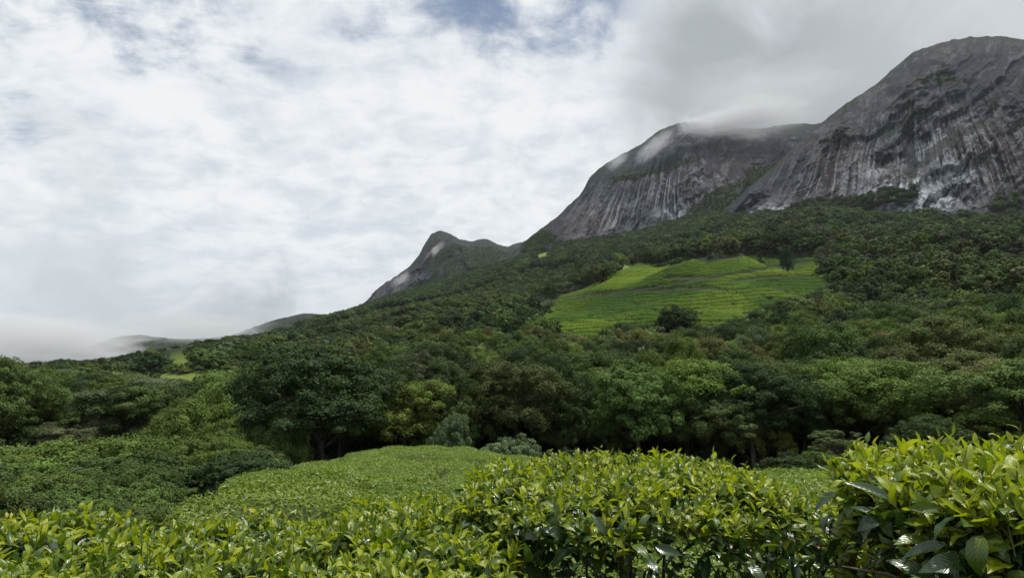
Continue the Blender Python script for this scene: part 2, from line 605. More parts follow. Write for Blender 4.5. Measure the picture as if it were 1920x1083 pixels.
az_in = np.linspace(R(-57), R(57), 520)
az_out = np.linspace(R(57), R(303), 60)[1:-1]
az_g = np.concatenate([az_in, az_out])
r_g = np.concatenate([[0.02, 0.8], np.exp(np.linspace(math.log(1.5), math.log(5990), 236))])
AA, RR = np.meshgrid(az_g, r_g, indexing='ij')
GX, GY = RR * np.sin(AA), RR * np.cos(AA)
GZ = ground_z(GX, GY)
na, nr = AA.shape
idx = np.arange(na * nr).reshape(na, nr)
idx = np.concatenate([idx, idx[:1]], 0)
F = np.stack([idx[:-1, :-1], idx[:-1, 1:], idx[1:, 1:], idx[1:, :-1]], -1).reshape(-1, 4)
near_soil = 0.45 * ((1 - sstep(RR, 25, 40)) * (1 - sstep(-AA, 0.50, 0.56) * sstep(RR, 2.5, 3.5))).ravel()
me = mesh('ground', np.stack([GX, GY, GZ], -1).reshape(-1, 3), F, [M_GROUND],
          attrs={'meadow': meadow_at(GX, GY, GZ).ravel().astype(float), 'soil': near_soil * 0.8})
tag(add('ground', me), 'dark green wooded hillside falling into the valley and rising to the cliffs', None, None, 'structure')


# ------------------------------------------------------------------ rock mountains
def mountain(name, label, skyl, base, rb, rc, n_az, n_t, fan, q_dir, flute, ledge, patches, seed, round_=1.8, back=0.7):
    sx = np.array(skyl, float)
    sa, st = azt(sx[:, 0], sx[:, 1])
    bx = np.array(base, float)
    ba, bt = azt(bx[:, 0], bx[:, 1])
    rbx, rcx = np.array(rb, float), np.array(rc, float)
    a = np.linspace(sa[0], sa[-1], n_az)
    S, B = pchip(sa, st, a), pchip(ba, bt, a)
    RB = pchip(azt(rbx[:, 0], 450)[0], rbx[:, 1], a)
    RC = pchip(azt(rcx[:, 0], 450)[0], rcx[:, 1], a)
    S = S + 0.0009 * fbm(a * 170, 0, seed=seed, oct=4)
    t = np.concatenate([np.linspace(0, 1, n_t) ** 0.9, np.linspace(1, 2, 30)[1:]])
    A, TT = np.meshgrid(a, t, indexing='ij')
    tf = np.clip(TT, 0, 1)
    tb = np.clip(TT - 1, 0, 1)
    prof_ = (1 - (1 - tf) ** round_) * 0.93 + 0.07 * (1 - (1 - tf) ** 4)
    slope = B[:, None] + (S - B)[:, None] * prof_
    r = RB[:, None] + (RC - RB)[:, None] * tf
    z = EYE + slope * r
    zc = z.copy()
    # behind the crest the mountain falls away again
    rback = RC[:, None] + tb * RC[:, None] * back
    z = np.where(TT > 1, (EYE + S * RC)[:, None] * (1 - tb ** 1.5) - 20 * tb, z)
    r = np.where(TT > 1, rback, r)
    px, py = project(r * np.sin(A), r * np.cos(A), z)
    px, py = np.nan_to_num(px, nan=3000.), np.nan_to_num(py, nan=0.)
    ang = np.arctan2(px - fan[0], np.maximum(py - fan[1], 10)) * 57.3
    rad = np.hypot(px - fan[0], py - fan[1])
    q = px * q_dir[0] + py * q_dir[1]
    s_ = -px * q_dir[1] + py * q_dir[0]
    warp = fbm(px / 60, py / 60, oct=3, seed=seed + 40)
    fl = fbm(ang * 1.1 + warp * 0.7, rad * 0.010, oct=4, seed=seed + 1, gain=0.6)
    fl2 = fbm(ang * 2.6 + warp * 0.8, rad * 0.012, oct=3, seed=seed + 11)
    ld = 1 - np.abs(fbm(q / 34 + warp * 0.5, s_ / 190, oct=4, seed=seed + 2)) * 2.2
    ld2 = 1 - np.abs(fbm(q / 11 + warp * 0.6, s_ / 60, oct=3, seed=seed + 12)) * 2.0
    blot = fbm(q / 13 + warp, s_ / 34, oct=5, seed=seed + 3, gain=0.65)
    big = fbm(px / 120, py / 90, oct=3, seed=seed + 5)
    face = sstep(tf, 0.0, 0.12) * (1 - 0.85 * sstep(tf, 0.55, 0.97)) * (TT <= 1)
    sk = pchip(*np.array(sorted(zip(sx[:, 0], sx[:, 1]))).T, px.ravel()).reshape(px.shape)
    below = py - sk                                # how far under the skyline
    zone0 = np.zeros_like(px)
    for kind, cx_, cy_, wx, wy, k in patches:
        if kind == 'streak': zone0 = np.maximum(zone0, np.exp(-(((px - cx_) / wx / 1.2) ** 2 + ((py - cy_) / wy / 1.2) ** 2)))
    h = flute * (0.15 + zone0) * (fl * 1.0 + 0.4 * fl2) + ledge * (np.clip(ld, 0, 1) ** 3 * 1.3 + 0.30 * np.clip(ld2, 0, 1) ** 2) + 2.0 * blot + 16 * big
    r = r - h * face
    z = z + 0.35 * h * face
    # what grows and runs down the rock
    zone = np.zeros_like(px)
    wht = np.zeros_like(px)
    brw = np.zeros_like(px)
    for kind, cx_, cy_, wx, wy, k in patches:
        if kind == 'vegpoly': continue
        g = np.exp(-(((px - cx_) / wx) ** 2 + ((py - cy_) / wy) ** 2)) * k
        if kind == 'streak': zone = np.maximum(zone, g)
        if kind == 'white': wht = np.maximum(wht, g)
        if kind == 'brown': brw = np.maximum(brw, g)
    fine = fbm(q / 4.5 + warp, s_ / 8, oct=4, seed=seed + 6, gain=0.7)
    pale = zone * sstep(fl2 + 0.45 * fl + 0.25 * fine, 0.05, 0.55) * 0.62
    pale = np.maximum(pale, 1.25 * wht * sstep(blot + 0.6 * fine, -0.55, 0.35))
    pale = np.maximum(pale, 0.25 * sstep(0.8 * blot + 0.8 * fine + 0.35 * big, 0.0, 0.75))
    brown = np.clip(1.1 * brw * sstep(fl + 0.3 * fine, -0.5, 0.1) + 0.36 * sstep(big + 0.4 * blot, 0.0, 0.5), 0, 1) * (1 - pale)
    veg = sstep(ld * 0.55 + blot * 0.55 + 0.25 * fine, 0.62, 0.95) * 0.8
    veg = np.maximum(veg, sstep(below + 6 * fine + 8 * blot, 14, 2) * 0.7)
    dim = sstep(below + 20 * blot, 60, 110)  # pale rock darkened near the crest to offset the high sun there
    pale = pale * (0.50 + 0.50 * dim)
    veg = np.maximum(veg, sstep(-tf + 0.05 * fine + 0.06 * blot, -0.035, 0.02))
    for kind, cx_, cy_, wx, wy, k in patches:
        if kind == 'veg':
            g = np.exp(-(((px - cx_) / wx) ** 2 + ((py - cy_) / wy) ** 2)) * k
            veg = np.maximum(veg, sstep(g + 0.3 * blot + 0.15 * fine, 0.45, 0.7))
        if kind == 'vegpoly':
            g = in_poly(px + 5 * blot, py + 4 * fine, cx_)
            veg = np.maximum(veg, g * k)
    pale = pale * (1 - veg)
    veg = np.where(TT > 1, 1, veg)
    X, Y = r * np.sin(A), r * np.cos(A)
    V = np.stack([X, Y, z], -1).reshape(-1, 3)
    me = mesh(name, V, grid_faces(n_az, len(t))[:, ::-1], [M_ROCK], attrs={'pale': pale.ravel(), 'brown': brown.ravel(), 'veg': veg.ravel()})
    o = tag(add(name, me), label, None, None, 'structure')
    sel = (veg > 0.72) & (TT < 0.72)
    low = (TT < 0.13) & (big * 0.5 + blot * 0.6 > 0.05 + 2.5 * TT) & (veg < 0.72)
    return np.stack([X[sel], Y[sel], z[sel]], -1), np.stack([X[low], Y[low], z[low]], -1), sel.size


scrub_pts = []
scrub_pts.append(mountain('mountain', 'huge bare rock dome with pale streaks rising at the right', 
    [(1290, 460), (1330, 424), (1360, 392), (1400, 356), (1450, 313), (1500, 265), (1535, 235), (1580, 200), (1640, 160), (1690, 116), (1720, 94), (1780, 77), (1850, 69), (1920, 75), (2050, 105), (2300, 230), (2600, 420)],
    [(1290, 475), (1330, 448), (1400, 430), (1500, 425), (1600, 420), (1700, 425), (1920, 405), (2600, 440)],
    [(1290, 950), (1500, 900), (1700, 860), (2600, 860)],
    [(1290, 1000), (1400, 1130), (1600, 1330), (1850, 1480), (2600, 1480)], 640, 420,
    (1700, -120), (0.62, 0.78), 5, 9,
    [('streak', 1580, 330, 130, 70, 0.75), ('streak', 1790, 300, 150, 90, 0.7), ('white', 1720, 372, 95, 32, 1.0), ('white', 1790, 330, 40, 40, 0.75),
     ('white', 1640, 330, 30, 25, 0.5), ('white', 1440, 400, 45, 25, 0.6), ('brown', 1580, 345, 90, 55, 0.9), ('brown', 1860, 320, 90, 80, 0.9), ('brown', 1480, 395, 40, 25, 0.7),
     ('veg', 1760, 150, 80, 14, 0.75), ('veg', 1690, 205, 60, 12, 0.7), ('vegpoly', [(1560, 400), (1600, 372), (1640, 395), (1625, 430), (1560, 430)], 0, 0, 0, 0.9), ('vegpoly', [(1690, 330), (1760, 270), (1830, 238), (1920, 200), (1920, 206), (1840, 250), (1770, 290), (1700, 345)], 0, 0, 0, 0.5),
     ('vegpoly', [(1640, 250), (1720, 215), (1800, 190), (1800, 196), (1720, 226), (1650, 262)], 0, 0, 0, 0.5),
     ('vegpoly', [(1480, 390), (1520, 368), (1580, 362), (1640, 372), (1640, 410), (1480, 410)], 0, 0, 0, 0.95)], 21, 1.3))
scrub_pts.append(mountain('mountain', 'dark streaked cliff with its summit in cloud behind the dome',
    [(930, 505), (985, 452), (1012, 430), (1040, 410), (1066, 385), (1090, 362), (1108, 330), (1150, 298), (1200, 271), (1240, 243), (1285, 229), (1350, 234), (1420, 240), (1480, 233), (1535, 231), (1620, 226), (1720, 240)],
    [(930, 520), (985, 490), (1050, 478), (1140, 486), (1260, 450), (1400, 430), (1720, 430)],
    [(930, 1250), (1140, 1150), (1400, 1120), (1720, 1200)],
    [(930, 1330), (1100, 1520), (1300, 1720), (1720, 1800)], 560, 380,
    (1290, 40), (0.62, 0.78), 11, 7,
    [('streak', 1130, 400, 75, 60, 0.8), ('streak', 1240, 350, 70, 55, 0.8), ('white', 1270, 405, 40, 22, 0.6), ('white', 1180, 440, 15, 12, 0.6),
     ('brown', 1120, 435, 60, 40, 0.9), ('brown', 1380, 300, 80, 50, 0.45), ('veg', 1320, 400, 60, 22, 0.75), ('veg', 1440, 330, 90, 18, 0.8), ('veg', 1180, 320, 70, 14, 0.6), ('veg', 1010, 455, 50, 30, 0.9),
     ('vegpoly', [(1180, 470), (1230, 440), (1300, 400), (1325, 372), (1390, 345), (1500, 270), (1530, 240), (1530, 300), (1400, 400), (1330, 470)], 0, 0, 0, 0.92),
     ('vegpoly', [(1120, 335), (1180, 330), (1250, 312), (1320, 290), (1320, 298), (1250, 330), (1180, 342)], 0, 0, 0, 0.75)], 51, 1.25))
scrub_pts.append(mountain('mountain', 'far dark peak with a knob summit and a rocky left slope',
    [(655, 592), (690, 562), (712, 538), (742, 519), (770, 497), (788, 474), (800, 452), (812, 438), (828, 434), (843, 438), (860, 448), (882, 452), (908, 448), (930, 456), (948, 462), (975, 454), (1000, 452), (1040, 470)],
    [(655, 596), (700, 590), (800, 572), (900, 545), (1040, 500)],
    [(655, 1600), (800, 1550), (1040, 1650)],
    [(655, 1660), (700, 1850), (820, 2200), (950, 2350), (1040, 2350)], 360, 240,
    (880, 300), (0.62, 0.78), 18, 18,
    [('streak', 740, 545, 50, 30, 0.55), ('white', 735, 550, 30, 16, 0.35), ('veg', 900, 490, 110, 40, 1.1), ('veg', 845, 500, 60, 45, 0.9), ('veg', 830, 445, 30, 12, 0.8), ('veg', 860, 540, 60, 18, 0.9), ('veg', 820, 470, 45, 30, 0.8)], 77, 1.3))
scrub_pts.append(mountain('ridge', 'distant low forested ridge fading into cloud at the left',
    [(60, 700), (120, 672), (190, 640), (250, 628), (340, 636), (430, 628), (480, 611), (540, 594), (585, 587), (620, 590), (680, 582), (740, 580)],
    [(60, 718), (200, 700), (400, 660), (600, 625), (740, 600)],
    [(60, 1500), (740, 1600)], [(60, 1750), (740, 2100)], 260, 60,
    (500, 300), (0.6, 0.8), 8, 8, [('veg', 400, 640, 900, 300, 1.5)], 91, 1.3))


# ------------------------------------------------------------------ tea terraces on the hill
def mat_tea_field():
    m_, nt = new_mat('tea_terraces')
    p = objpos(nt)
    a = nt.noise(p, 0.035, 5, 0.55)
    b = nt.noise(p, 1.1, 6, 0.65)
    c = nt.mix(nt.m('MULTIPLY_ADD', nt.m('SUBTRACT', a, 0.5), 0.8, attr(nt, 'plot'), clamp=True), (0.030, 0.066, 0.008, 1), (0.100, 0.150, 0.012, 1))
    c = nt.mix(nt.step(b, 0.42, 0.7), c, nt.mix(1.0, c, (0.55, 0.6, 0.6, 1), 'MULTIPLY'))
    c = nt.mix(attr(nt, 'soil'), c, (0.022, 0.022, 0.012, 1))
    out(nt, principled(nt, c, 0.85, 0.04, bump(nt, b, 0.8, 0.8)))
    return m_


def tea_field():
    a0, a1 = azt(995, 560)[0], azt(1580, 560)[0]
    a = np.linspace(a0, a1, 460)
    r = np.exp(np.linspace(math.log(195), math.log(475), 560))
    A, Rr = np.meshgrid(a, r, indexing='ij')
    X, Y = Rr * np.sin(A), Rr * np.cos(A)
    Z = ground_z(X, Y)
    px, py = project(X, Y, Z)
    ins = in_poly(px, py, TEA_POLY)
    rim = seg_dist(px, py, TEA_POLY + TEA_POLY[:1])
    k = np.where(ins, np.clip(rim / 3.5, 0, 1), -1)
    wob = fbm(X / 26, Y / 26, oct=3, seed=5)
    zr = Z + 1.6 * wob
    ph = zr / 2.1
    row = np.abs((ph % 1) - 0.5) * 2                  # 0 on the crest of a row, 1 in the gap
    hedge = 1 - sstep(row, 0.45, 0.95)
    brk = sstep(fbm(X / 3.2, Y / 3.2, oct=3, seed=15), -0.75, -0.2)
    soften = 0.30 + 0.5 * sstep(fbm(X / 24, Y / 24, oct=3, seed=18), -0.5, 0.4) + 0.45 * sstep(-py + 30 * wob, -575, -640) + 0.35 * sstep(py + 25 * wob, 560, 600)
    H = 0.25 + (0.5 + 0.8 * np.clip(soften, 0, 1)) * hedge * brk + 0.25 * fbm(X / 1.4, Y / 1.4, oct=2, seed=25)
    soil = np.zeros_like(Z)
    paths = [[(1058, 560), (1110, 551), (1180, 546), (1262, 534), (1335, 522)],
             [(1245, 522), (1335, 522), (1420, 508), (1505, 494), (1525, 490)],
             [(1150, 549), (1250, 545), (1330, 541), (1360, 545)],
             [(1370, 530), (1440, 520), (1520, 521)],
             [(1130, 556), (1165, 553)]]
    for q in paths:
        d = seg_dist(px, py, q) + 0.8 * fbm(px / 8, py / 8, oct=2, seed=33)
        s = 1 - sstep(d, 1.6, 4.4)
        soil = np.maximum(soil, s)
    for cx_, cy_, wx, wy in [(1100, 553, 22, 4), (1375, 572, 8, 4), (1195, 570, 16, 4), (1380, 555, 10, 3)]:
        soil = np.maximum(soil, 0.9 * np.exp(-(((px - cx_) / wx) ** 2 + ((py - cy_) / wy) ** 2)) * sstep(fbm(px / 6, py / 3, oct=3, seed=8), -0.3, 0.2))
    plot = 0.45 + 0.5 * fbm(X / 40, Y / 30, oct=3, seed=44)  # plot tones, also standing in for light and shade on the folds
    for poly, dv in (([(1045, 560), (1150, 549), (1335, 524), (1300, 560), (1290, 620), (1030, 620)], -0.28), ([(1375, 548), (1440, 524), (1560, 522), (1560, 548), (1420, 582)], -0.25),
                     ([(1130, 516), (1240, 494), (1250, 520), (1110, 548)], 0.22), ([(1345, 520), (1530, 492), (1540, 516), (1370, 530)], 0.35), ([(1300, 482), (1520, 478), (1500, 492), (1340, 515)], -0.12),
                     ([(1200, 575), (1330, 548), (1400, 556), (1390, 600), (1300, 580)], 0.25)):
        plot = plot + dv * in_poly(px + 3 * wob, py + 2 * wob, poly)
    H = H * (1 - soil) - 0.5 * soil
    soil = np.maximum(soil, 0.55 * (1 - hedge * brk) * np.clip(soften, 0.25, 1))  # row gaps coloured as bare soil plus the shade between the hedges
    Z2 = np.where(k >= 0, Z + 0.15 + H * k, Z - 1.5)
    V = np.stack([X, Y, Z2], -1).reshape(-1, 3)
    F = grid_faces(*A.shape)[:, ::-1]
    keep = (k.ravel()[F] >= 0).any(1)
    F = F[keep]
    used = np.unique(F)
    remap = np.full(len(V), -1)
    remap[used] = np.arange(len(used))
    me = mesh('tea_terraces', V[used], remap[F], [mat_tea_field()], attrs={'soil': soil.ravel()[used], 'plot': plot.ravel()[used]})
    tag(add('tea_terraces', me), 'bright green tea terraces in contour rows on the hillside below the cliffs', 'tea field', None, 'stuff')


tea_field()


# ------------------------------------------------------------------ trees
def tube(pts, rad, sides=6):
    pts, rad = np.asarray(pts, float), np.asarray(rad, float)
    n = len(pts)
    tan = np.gradient(pts, axis=0)
    tan /= np.linalg.norm(tan, axis=1, keepdims=True) + 1e-9
    ref = np.array([0.31, 0.17, 0.93]) if abs(tan[:, 2]).mean() < 0.8 else np.array([0.93, 0.31, 0.1])
    u = np.cross(tan, ref)
    u /= np.linalg.norm(u, axis=1, keepdims=True) + 1e-9
    v = np.cross(tan, u)
    th = np.linspace(0, 2 * math.pi, sides, endpoint=False)
    ring = u[:, None] * np.cos(th)[None, :, None] + v[:, None] * np.sin(th)[None, :, None]
    V = (pts[:, None] + ring * rad[:, None, None]).reshape(-1, 3)
    i, j = np.meshgrid(np.arange(n - 1), np.arange(sides), indexing='ij')
    a, b = i * sides + j, i * sides + (j + 1) % sides
    F = np.stack([a, b, b + sides, a + sides], -1).reshape(-1, 4)
    return V, F


def merge(parts):
    Vs, Fs, off = [], [], 0
    for V, F in parts:
        Vs.append(V); Fs.append(F + off); off += len(V)
    return np.concatenate(Vs), np.concatenate(Fs)


def unit(v):
    return v / (np.linalg.norm(v, axis=-1, keepdims=True) + 1e-9)


def leaf_cards(P, N, size, rng, aspect=0.55, droop=0.25):
    """small folded leaves (two triangles each) at P, facing along N"""
    n = len(P)
    t = unit(np.cross(N, unit(rng.normal(size=(n, 3)))))
    t[:, 2] -= droop
    t = unit(t)
    b = unit(np.cross(N, t))
    s = (size * rng.uniform(0.6, 1.35, n))[:, None]
    nn = unit(np.cross(t, b))
    V = np.stack([P - t * s * 0.5, P + b * s * aspect * 0.5 - nn * s * 0.12, P + t * s * 0.5, P - b * s * aspect * 0.5 - nn * s * 0.12], 1)
    o = np.arange(n)[:, None] * 4
    F = np.concatenate([o + np.array([0, 1, 2]), o + np.array([0, 2, 3])], 1).reshape(-1, 3)
    return V.reshape(-1, 3), F


def tree_parts(seed, H, W, style, nleaf, lsize, far=False):
    """returns (trunk V,F), (crown V,F,leafshade); the tree stands at the origin, H tall and W wide"""
    rng = np.random.RandomState(seed)
    wood = []
    lean = rng.normal(0, 0.04 * H, 2)
    if style == 'broad':
        cz, ch, nl, lr, base = 0.60, 0.40, 34, (0.17, 0.30), 0.24
    elif style == 'layered':
        cz, ch, nl, lr, base = 0.68, 0.30, 30, (0.17, 0.28), 0.40
    elif style == 'slender':
        cz, ch, nl, lr, base = 0.62, 0.40, 30, (0.13, 0.24), 0.25
    elif style == 'shrub':
        cz, ch, nl, lr, base = 0.38, 0.62, 30, (0.16, 0.27), 0.05
    elif style == 'open':
        cz, ch, nl, lr, base = 0.62, 0.38, 30, (0.10, 0.18), 0.25
    else:                                # bare
        cz, ch, nl, lr, base = 0.62, 0.40, 26, (0.09, 0.15), 0.2
    if not far and style in ('broad', 'layered', 'shrub'):
        nl, lr = int(nl * 1.35), (lr[0] * 0.72, lr[1] * 0.95)
    if far:
        nl, lr = int(nl * 0.5), (lr[0] * 1.3, lr[1] * 1.35)
    n_out = 9 if not far and style in ('broad', 'layered', 'shrub', 'slender') else 0
    th = rng.uniform(0, 2 * math.pi, nl)
    zz = rng.uniform(-0.55 if style != 'shrub' else -0.2, 1.0, nl)
    if style == 'layered':
        zz = rng.choice([-0.75, -0.25, 0.25, 0.8], nl) + rng.normal(0, 0.08, nl)
    rr = np.sqrt(np.clip(1 - np.clip(zz, -0.9, 0.97) ** 2, 0.02, 1)) * rng.uniform(0.45, 0.95, nl)
    if n_out:
        rr[:n_out] *= rng.uniform(1.12, 1.32, n_out)
    skew = 1 + 0.28 * np.sin(th * 2 + rng.uniform(0, 6)) + 0.18 * np.sin(th * 3 + rng.uniform(0, 6))
    C = np.stack([rr * np.cos(th) * W * 0.5 * skew, rr * np.sin(th) * W * 0.5 * skew, (cz + zz * ch * 0.80) * H], 1)
    C[:, :2] += lean * (C[:, 2:] / H)
    LRd = rng.uniform(lr[0], lr[1], nl) * (W if style != 'slender' else W * 1.15)
    if n_out:
        LRd[:n_out] *= rng.uniform(0.45, 0.7, n_out)
    flat = {'broad': 0.72, 'layered': 0.38, 'slender': 0.9, 'shrub': 0.7, 'open': 0.8, 'bare': 0.9}[style]
    # trunk and limbs
    top = np.array([lean[0], lean[1], H * (0.80 if style in ('slender',) else cz)])
    tr = 0.022 * H * (0.8 if style == 'slender' else 1.15)
    k = np.linspace(0, 1, 7)
    tp = np.outer(k, top) + np.stack([np.sin(k * 5 + seed), np.cos(k * 4 + seed), 0 * k], 1) * 0.012 * H * k[:, None]
    tp[0, 2] = -0.6
    if style != 'shrub':
        wood.append(tube(tp, tr * (1.25 - 0.85 * k)))
    for q in range(nl):
        f = np.clip(base / max(cz, .1) + rng.uniform(0, 0.5), 0.1, 0.95)
        if style == 'shrub': f = 0.0
        s0 = np.array([np.interp(f, k, tp[:, d]) for d in range(3)])
        s0[2] = max(s0[2], 0)
        e = C[q]
        mid = (s0 + e) / 2 + np.array([0, 0, -0.03 * H]) + rng.normal(0, 0.02 * H, 3)
        kk = np.linspace(0, 1, 5)[:, None]
        pts = (1 - kk) ** 2 * s0 + 2 * kk * (1 - kk) * mid + kk ** 2 * e
        wood.append(tube(pts, tr * 0.42 * (1.05 - 0.9 * kk[:, 0]), 4))
        if style in ('bare', 'open'):
            for _ in range(9 if style == 'bare' else 4):
                d = unit(rng.normal(size=3) + np.array([0, 0, 0.5])) * LRd[q] * 1.5
                p0 = pts[rng.randint(2, 5)]
                wood.append(tube([p0, p0 + d * 0.5 + rng.normal(0, 0.05, 3), p0 + d], [tr * 0.13, tr * 0.08, tr * 0.03], 3))
    wv, wf = merge(wood)
    # leaves sit in tufts, the tufts on the lobes
    per = np.maximum(1, (nleaf * LRd ** 2 / (LRd ** 2).sum()).astype(int))
    P, N, SH = [], [], []
    sq = np.array([1, 1, flat])
    for q in range(nl):
        m_ = per[q]
        nt_ = max(5, m_ // (14 if far else 85))
        d = unit(rng.normal(size=(nt_, 3)) + np.array([0, 0, 0.35]))
        d[:, 2] = np.where(d[:, 2] < -0.45, -d[:, 2], d[:, 2])
        tr_ = LRd[q] * rng.uniform(0.24, 0.46, nt_)
        tc_ = C[q] + d * (LRd[q] * rng.uniform(0.62, 1.06, nt_))[:, None] * sq
        # drop tufts buried in neighbouring lobes
        dist = np.linalg.norm((tc_[:, None] - C[None]) / (LRd[None, :, None] * sq), axis=2)
        dist[:, q] = 9
        keep = (dist.min(1) > 0.74) | (rng.rand(nt_) < 0.12)
        if not keep.any(): keep[0] = True
        tc_, tr_, d = tc_[keep], tr_[keep], d[keep]
        pick = rng.randint(0, len(tc_), m_)
        e = unit(rng.normal(size=(m_, 3)) + d[pick] * 0.7 + np.array([0, 0, 0.5]))
        p = tc_[pick] + e * (tr_[pick] * rng.uniform(0.55, 1.08, m_))[:, None] * np.array([1, 1, 0.72])
        P.append(p)
        N.append(unit(e * 0.8 + d[pick] * 0.3 + np.array([0, 0, 0.35]) + rng.normal(0, 0.24 if far else 0.40, (m_, 3))))
        lobe_s = rng.normal(0, 0.10)
        SH.append(np.clip(0.40 + lobe_s + rng.normal(0, 0.10, len(tc_))[pick] + rng.normal(0, 0.11, m_), 0, 1))
    P, N, SH = np.concatenate(P), np.concatenate(N), np.concatenate(SH)
    if style != 'shrub':
        ok = P[:, 2] > 0.12 * H
        P, N, SH = P[ok], N[ok], SH[ok]
    else:
        P[:, 2] = np.abs(P[:, 2])
    cv, cf = leaf_cards(P, N, lsize, rng, 0.75)
    return (wv, wf), (cv, cf, np.repeat(SH, 4))


class Proto:
    pass


def proto(seed, H, W, style, nleaf, lsize):
    p = Proto()
    (wv, wf), (cv, cf, sh) = tree_parts(seed, H, W, style, nleaf, lsize)
    p.trunk = mesh('trunk', wv, wf, [M_BARK])
    p.crown = mesh('crown', cv, cf, [M_LEAVES], attrs={'leafshade': sh}, smooth=False)
    p.raw = (wv, wf, cv, cf, sh)
    p.H, p.W, p.style = H, W, style
    return p


def far_mesh(name, seed, H, W, style, nleaf, lsize):
    (wv, wf), (cv, cf, sh) = tree_parts(seed, H, W, style, nleaf, lsize, True)
    V = np.concatenate([cv, wv])
    return mesh(name, V, [cf, wf + len(cv)], [M_LEAVES, M_BARK], attrs={'leafshade': np.concatenate([sh, np.zeros(len(wv))])}, smooth=False,
                mat_idx=np.concatenate([np.zeros(len(cf), int), np.ones(len(wf), int)]))


NEAR = {
    'broad':   [proto(s, 11, 10.5, 'broad', int(52000 * (0.21 / l) ** 1.6), l) for s, l in ((1, 0.21), (2, 0.25), (3, 0.19), (4, 0.23))],
    'layered': [proto(s, 11, 12.5, 'layered', 44000, 0.22) for s in (11, 12)],
    'shrub':   [proto(s, 4.2, 6.4, 'shrub', 22000, 0.17) for s in (21, 22)],
    'thicket': [proto(s, 4.6, 10.5, 'shrub', 46000, 0.18) for s in (23, 24)],
    'open':    [proto(s, 10, 8, 'open', 22000, 0.18) for s in (31, 32)],
    'bare':    [proto(s, 8, 6, 'bare', 1600, 0.2) for s in (41,)],
    'slender': [proto(s, 12, 5.2, 'slender', 18000, 0.20) for s in (51, 52)],
}
FAR = {
    'broad':   [far_mesh('forest_tree', s, 10, 10, 'broad', 2700, 0.85) for s in (101, 102, 103)],
    'layered': [far_mesh('forest_tree', s, 10, 11, 'layered', 2400, 0.85) for s in (111,)],
    'slender': [far_mesh('forest_tree', s, 12, 5.0, 'slender', 1700, 0.65) for s in (121, 122)],
    'shrub':   [far_mesh('forest_tree', s, 4, 6, 'shrub', 1400, 0.6) for s in (131, 132)],
}
GREENS = {
    'dark':   (0.052, 0.086, 0.026), 'deep': (0.040, 0.066, 0.025), 'mid': (0.078, 0.120, 0.032), 'light': (0.116, 0.170, 0.038),
    'olive':  (0.088, 0.122, 0.038), 'brown': (0.110, 0.114, 0.040), 'pale': (0.110, 0.158, 0.074), 'grey': (0.094, 0.120, 0.058), 'yellow': (0.150, 0.175, 0.038)}
SEEN = {}
rngT = random.Random(5)


def jit(c, k=0.19):
    f = math.exp(rngT.gauss(0, k))
    v3 = [max(0.004, v * f * math.exp(rngT.gauss(0, k * 0.22))) for v in c]
    g = min(1.0, 0.21 / v3[1])
    return tuple(v * g for v in v3)


def plant_tree(name, p, x, y, z, sxy, sz, rot, tint, label, cat, group=None):
    t = empty(name, (x, y, z))
    t.rotation_euler = (0, 0, rot)
    t.scale = (sxy, sxy, sz)
    tag(t, label, cat, group)
    tr = add('trunk', p.trunk, t)
    cr = add('crown', p.crown, t)
    cr['tint'] = tint
    return t


occ = []            # ground taken by the trees that are placed one by one: x, y, radius


def hero(name, px, ytop, wpx, r, style, tint, label, cat='tree', var=0, hpx=None, group=None, ybot=None):
    """a tree whose crown tops out at a frame height, at distance r"""
    x, y, z = at(px, r)
    d = y * CP
    W = wpx / FPX * d
    sl = float(azt(px, ytop)[1])
    ztop = EYE + sl * r
    if style == 'shrub' and wpx > 140: style = 'thicket'
    p = NEAR[style][var % len(NEAR[style])]
    H = ztop - z
    if hpx: H = hpx / FPX * d; z = ztop - H
    plant_tree(name, p, x, y, z - 0.1, W / p.W, H / p.H, rngT.uniform(0, 6.28), jit(GREENS[tint], 0.06), label, cat, group)
    occ.append((x, y, W * 0.42))


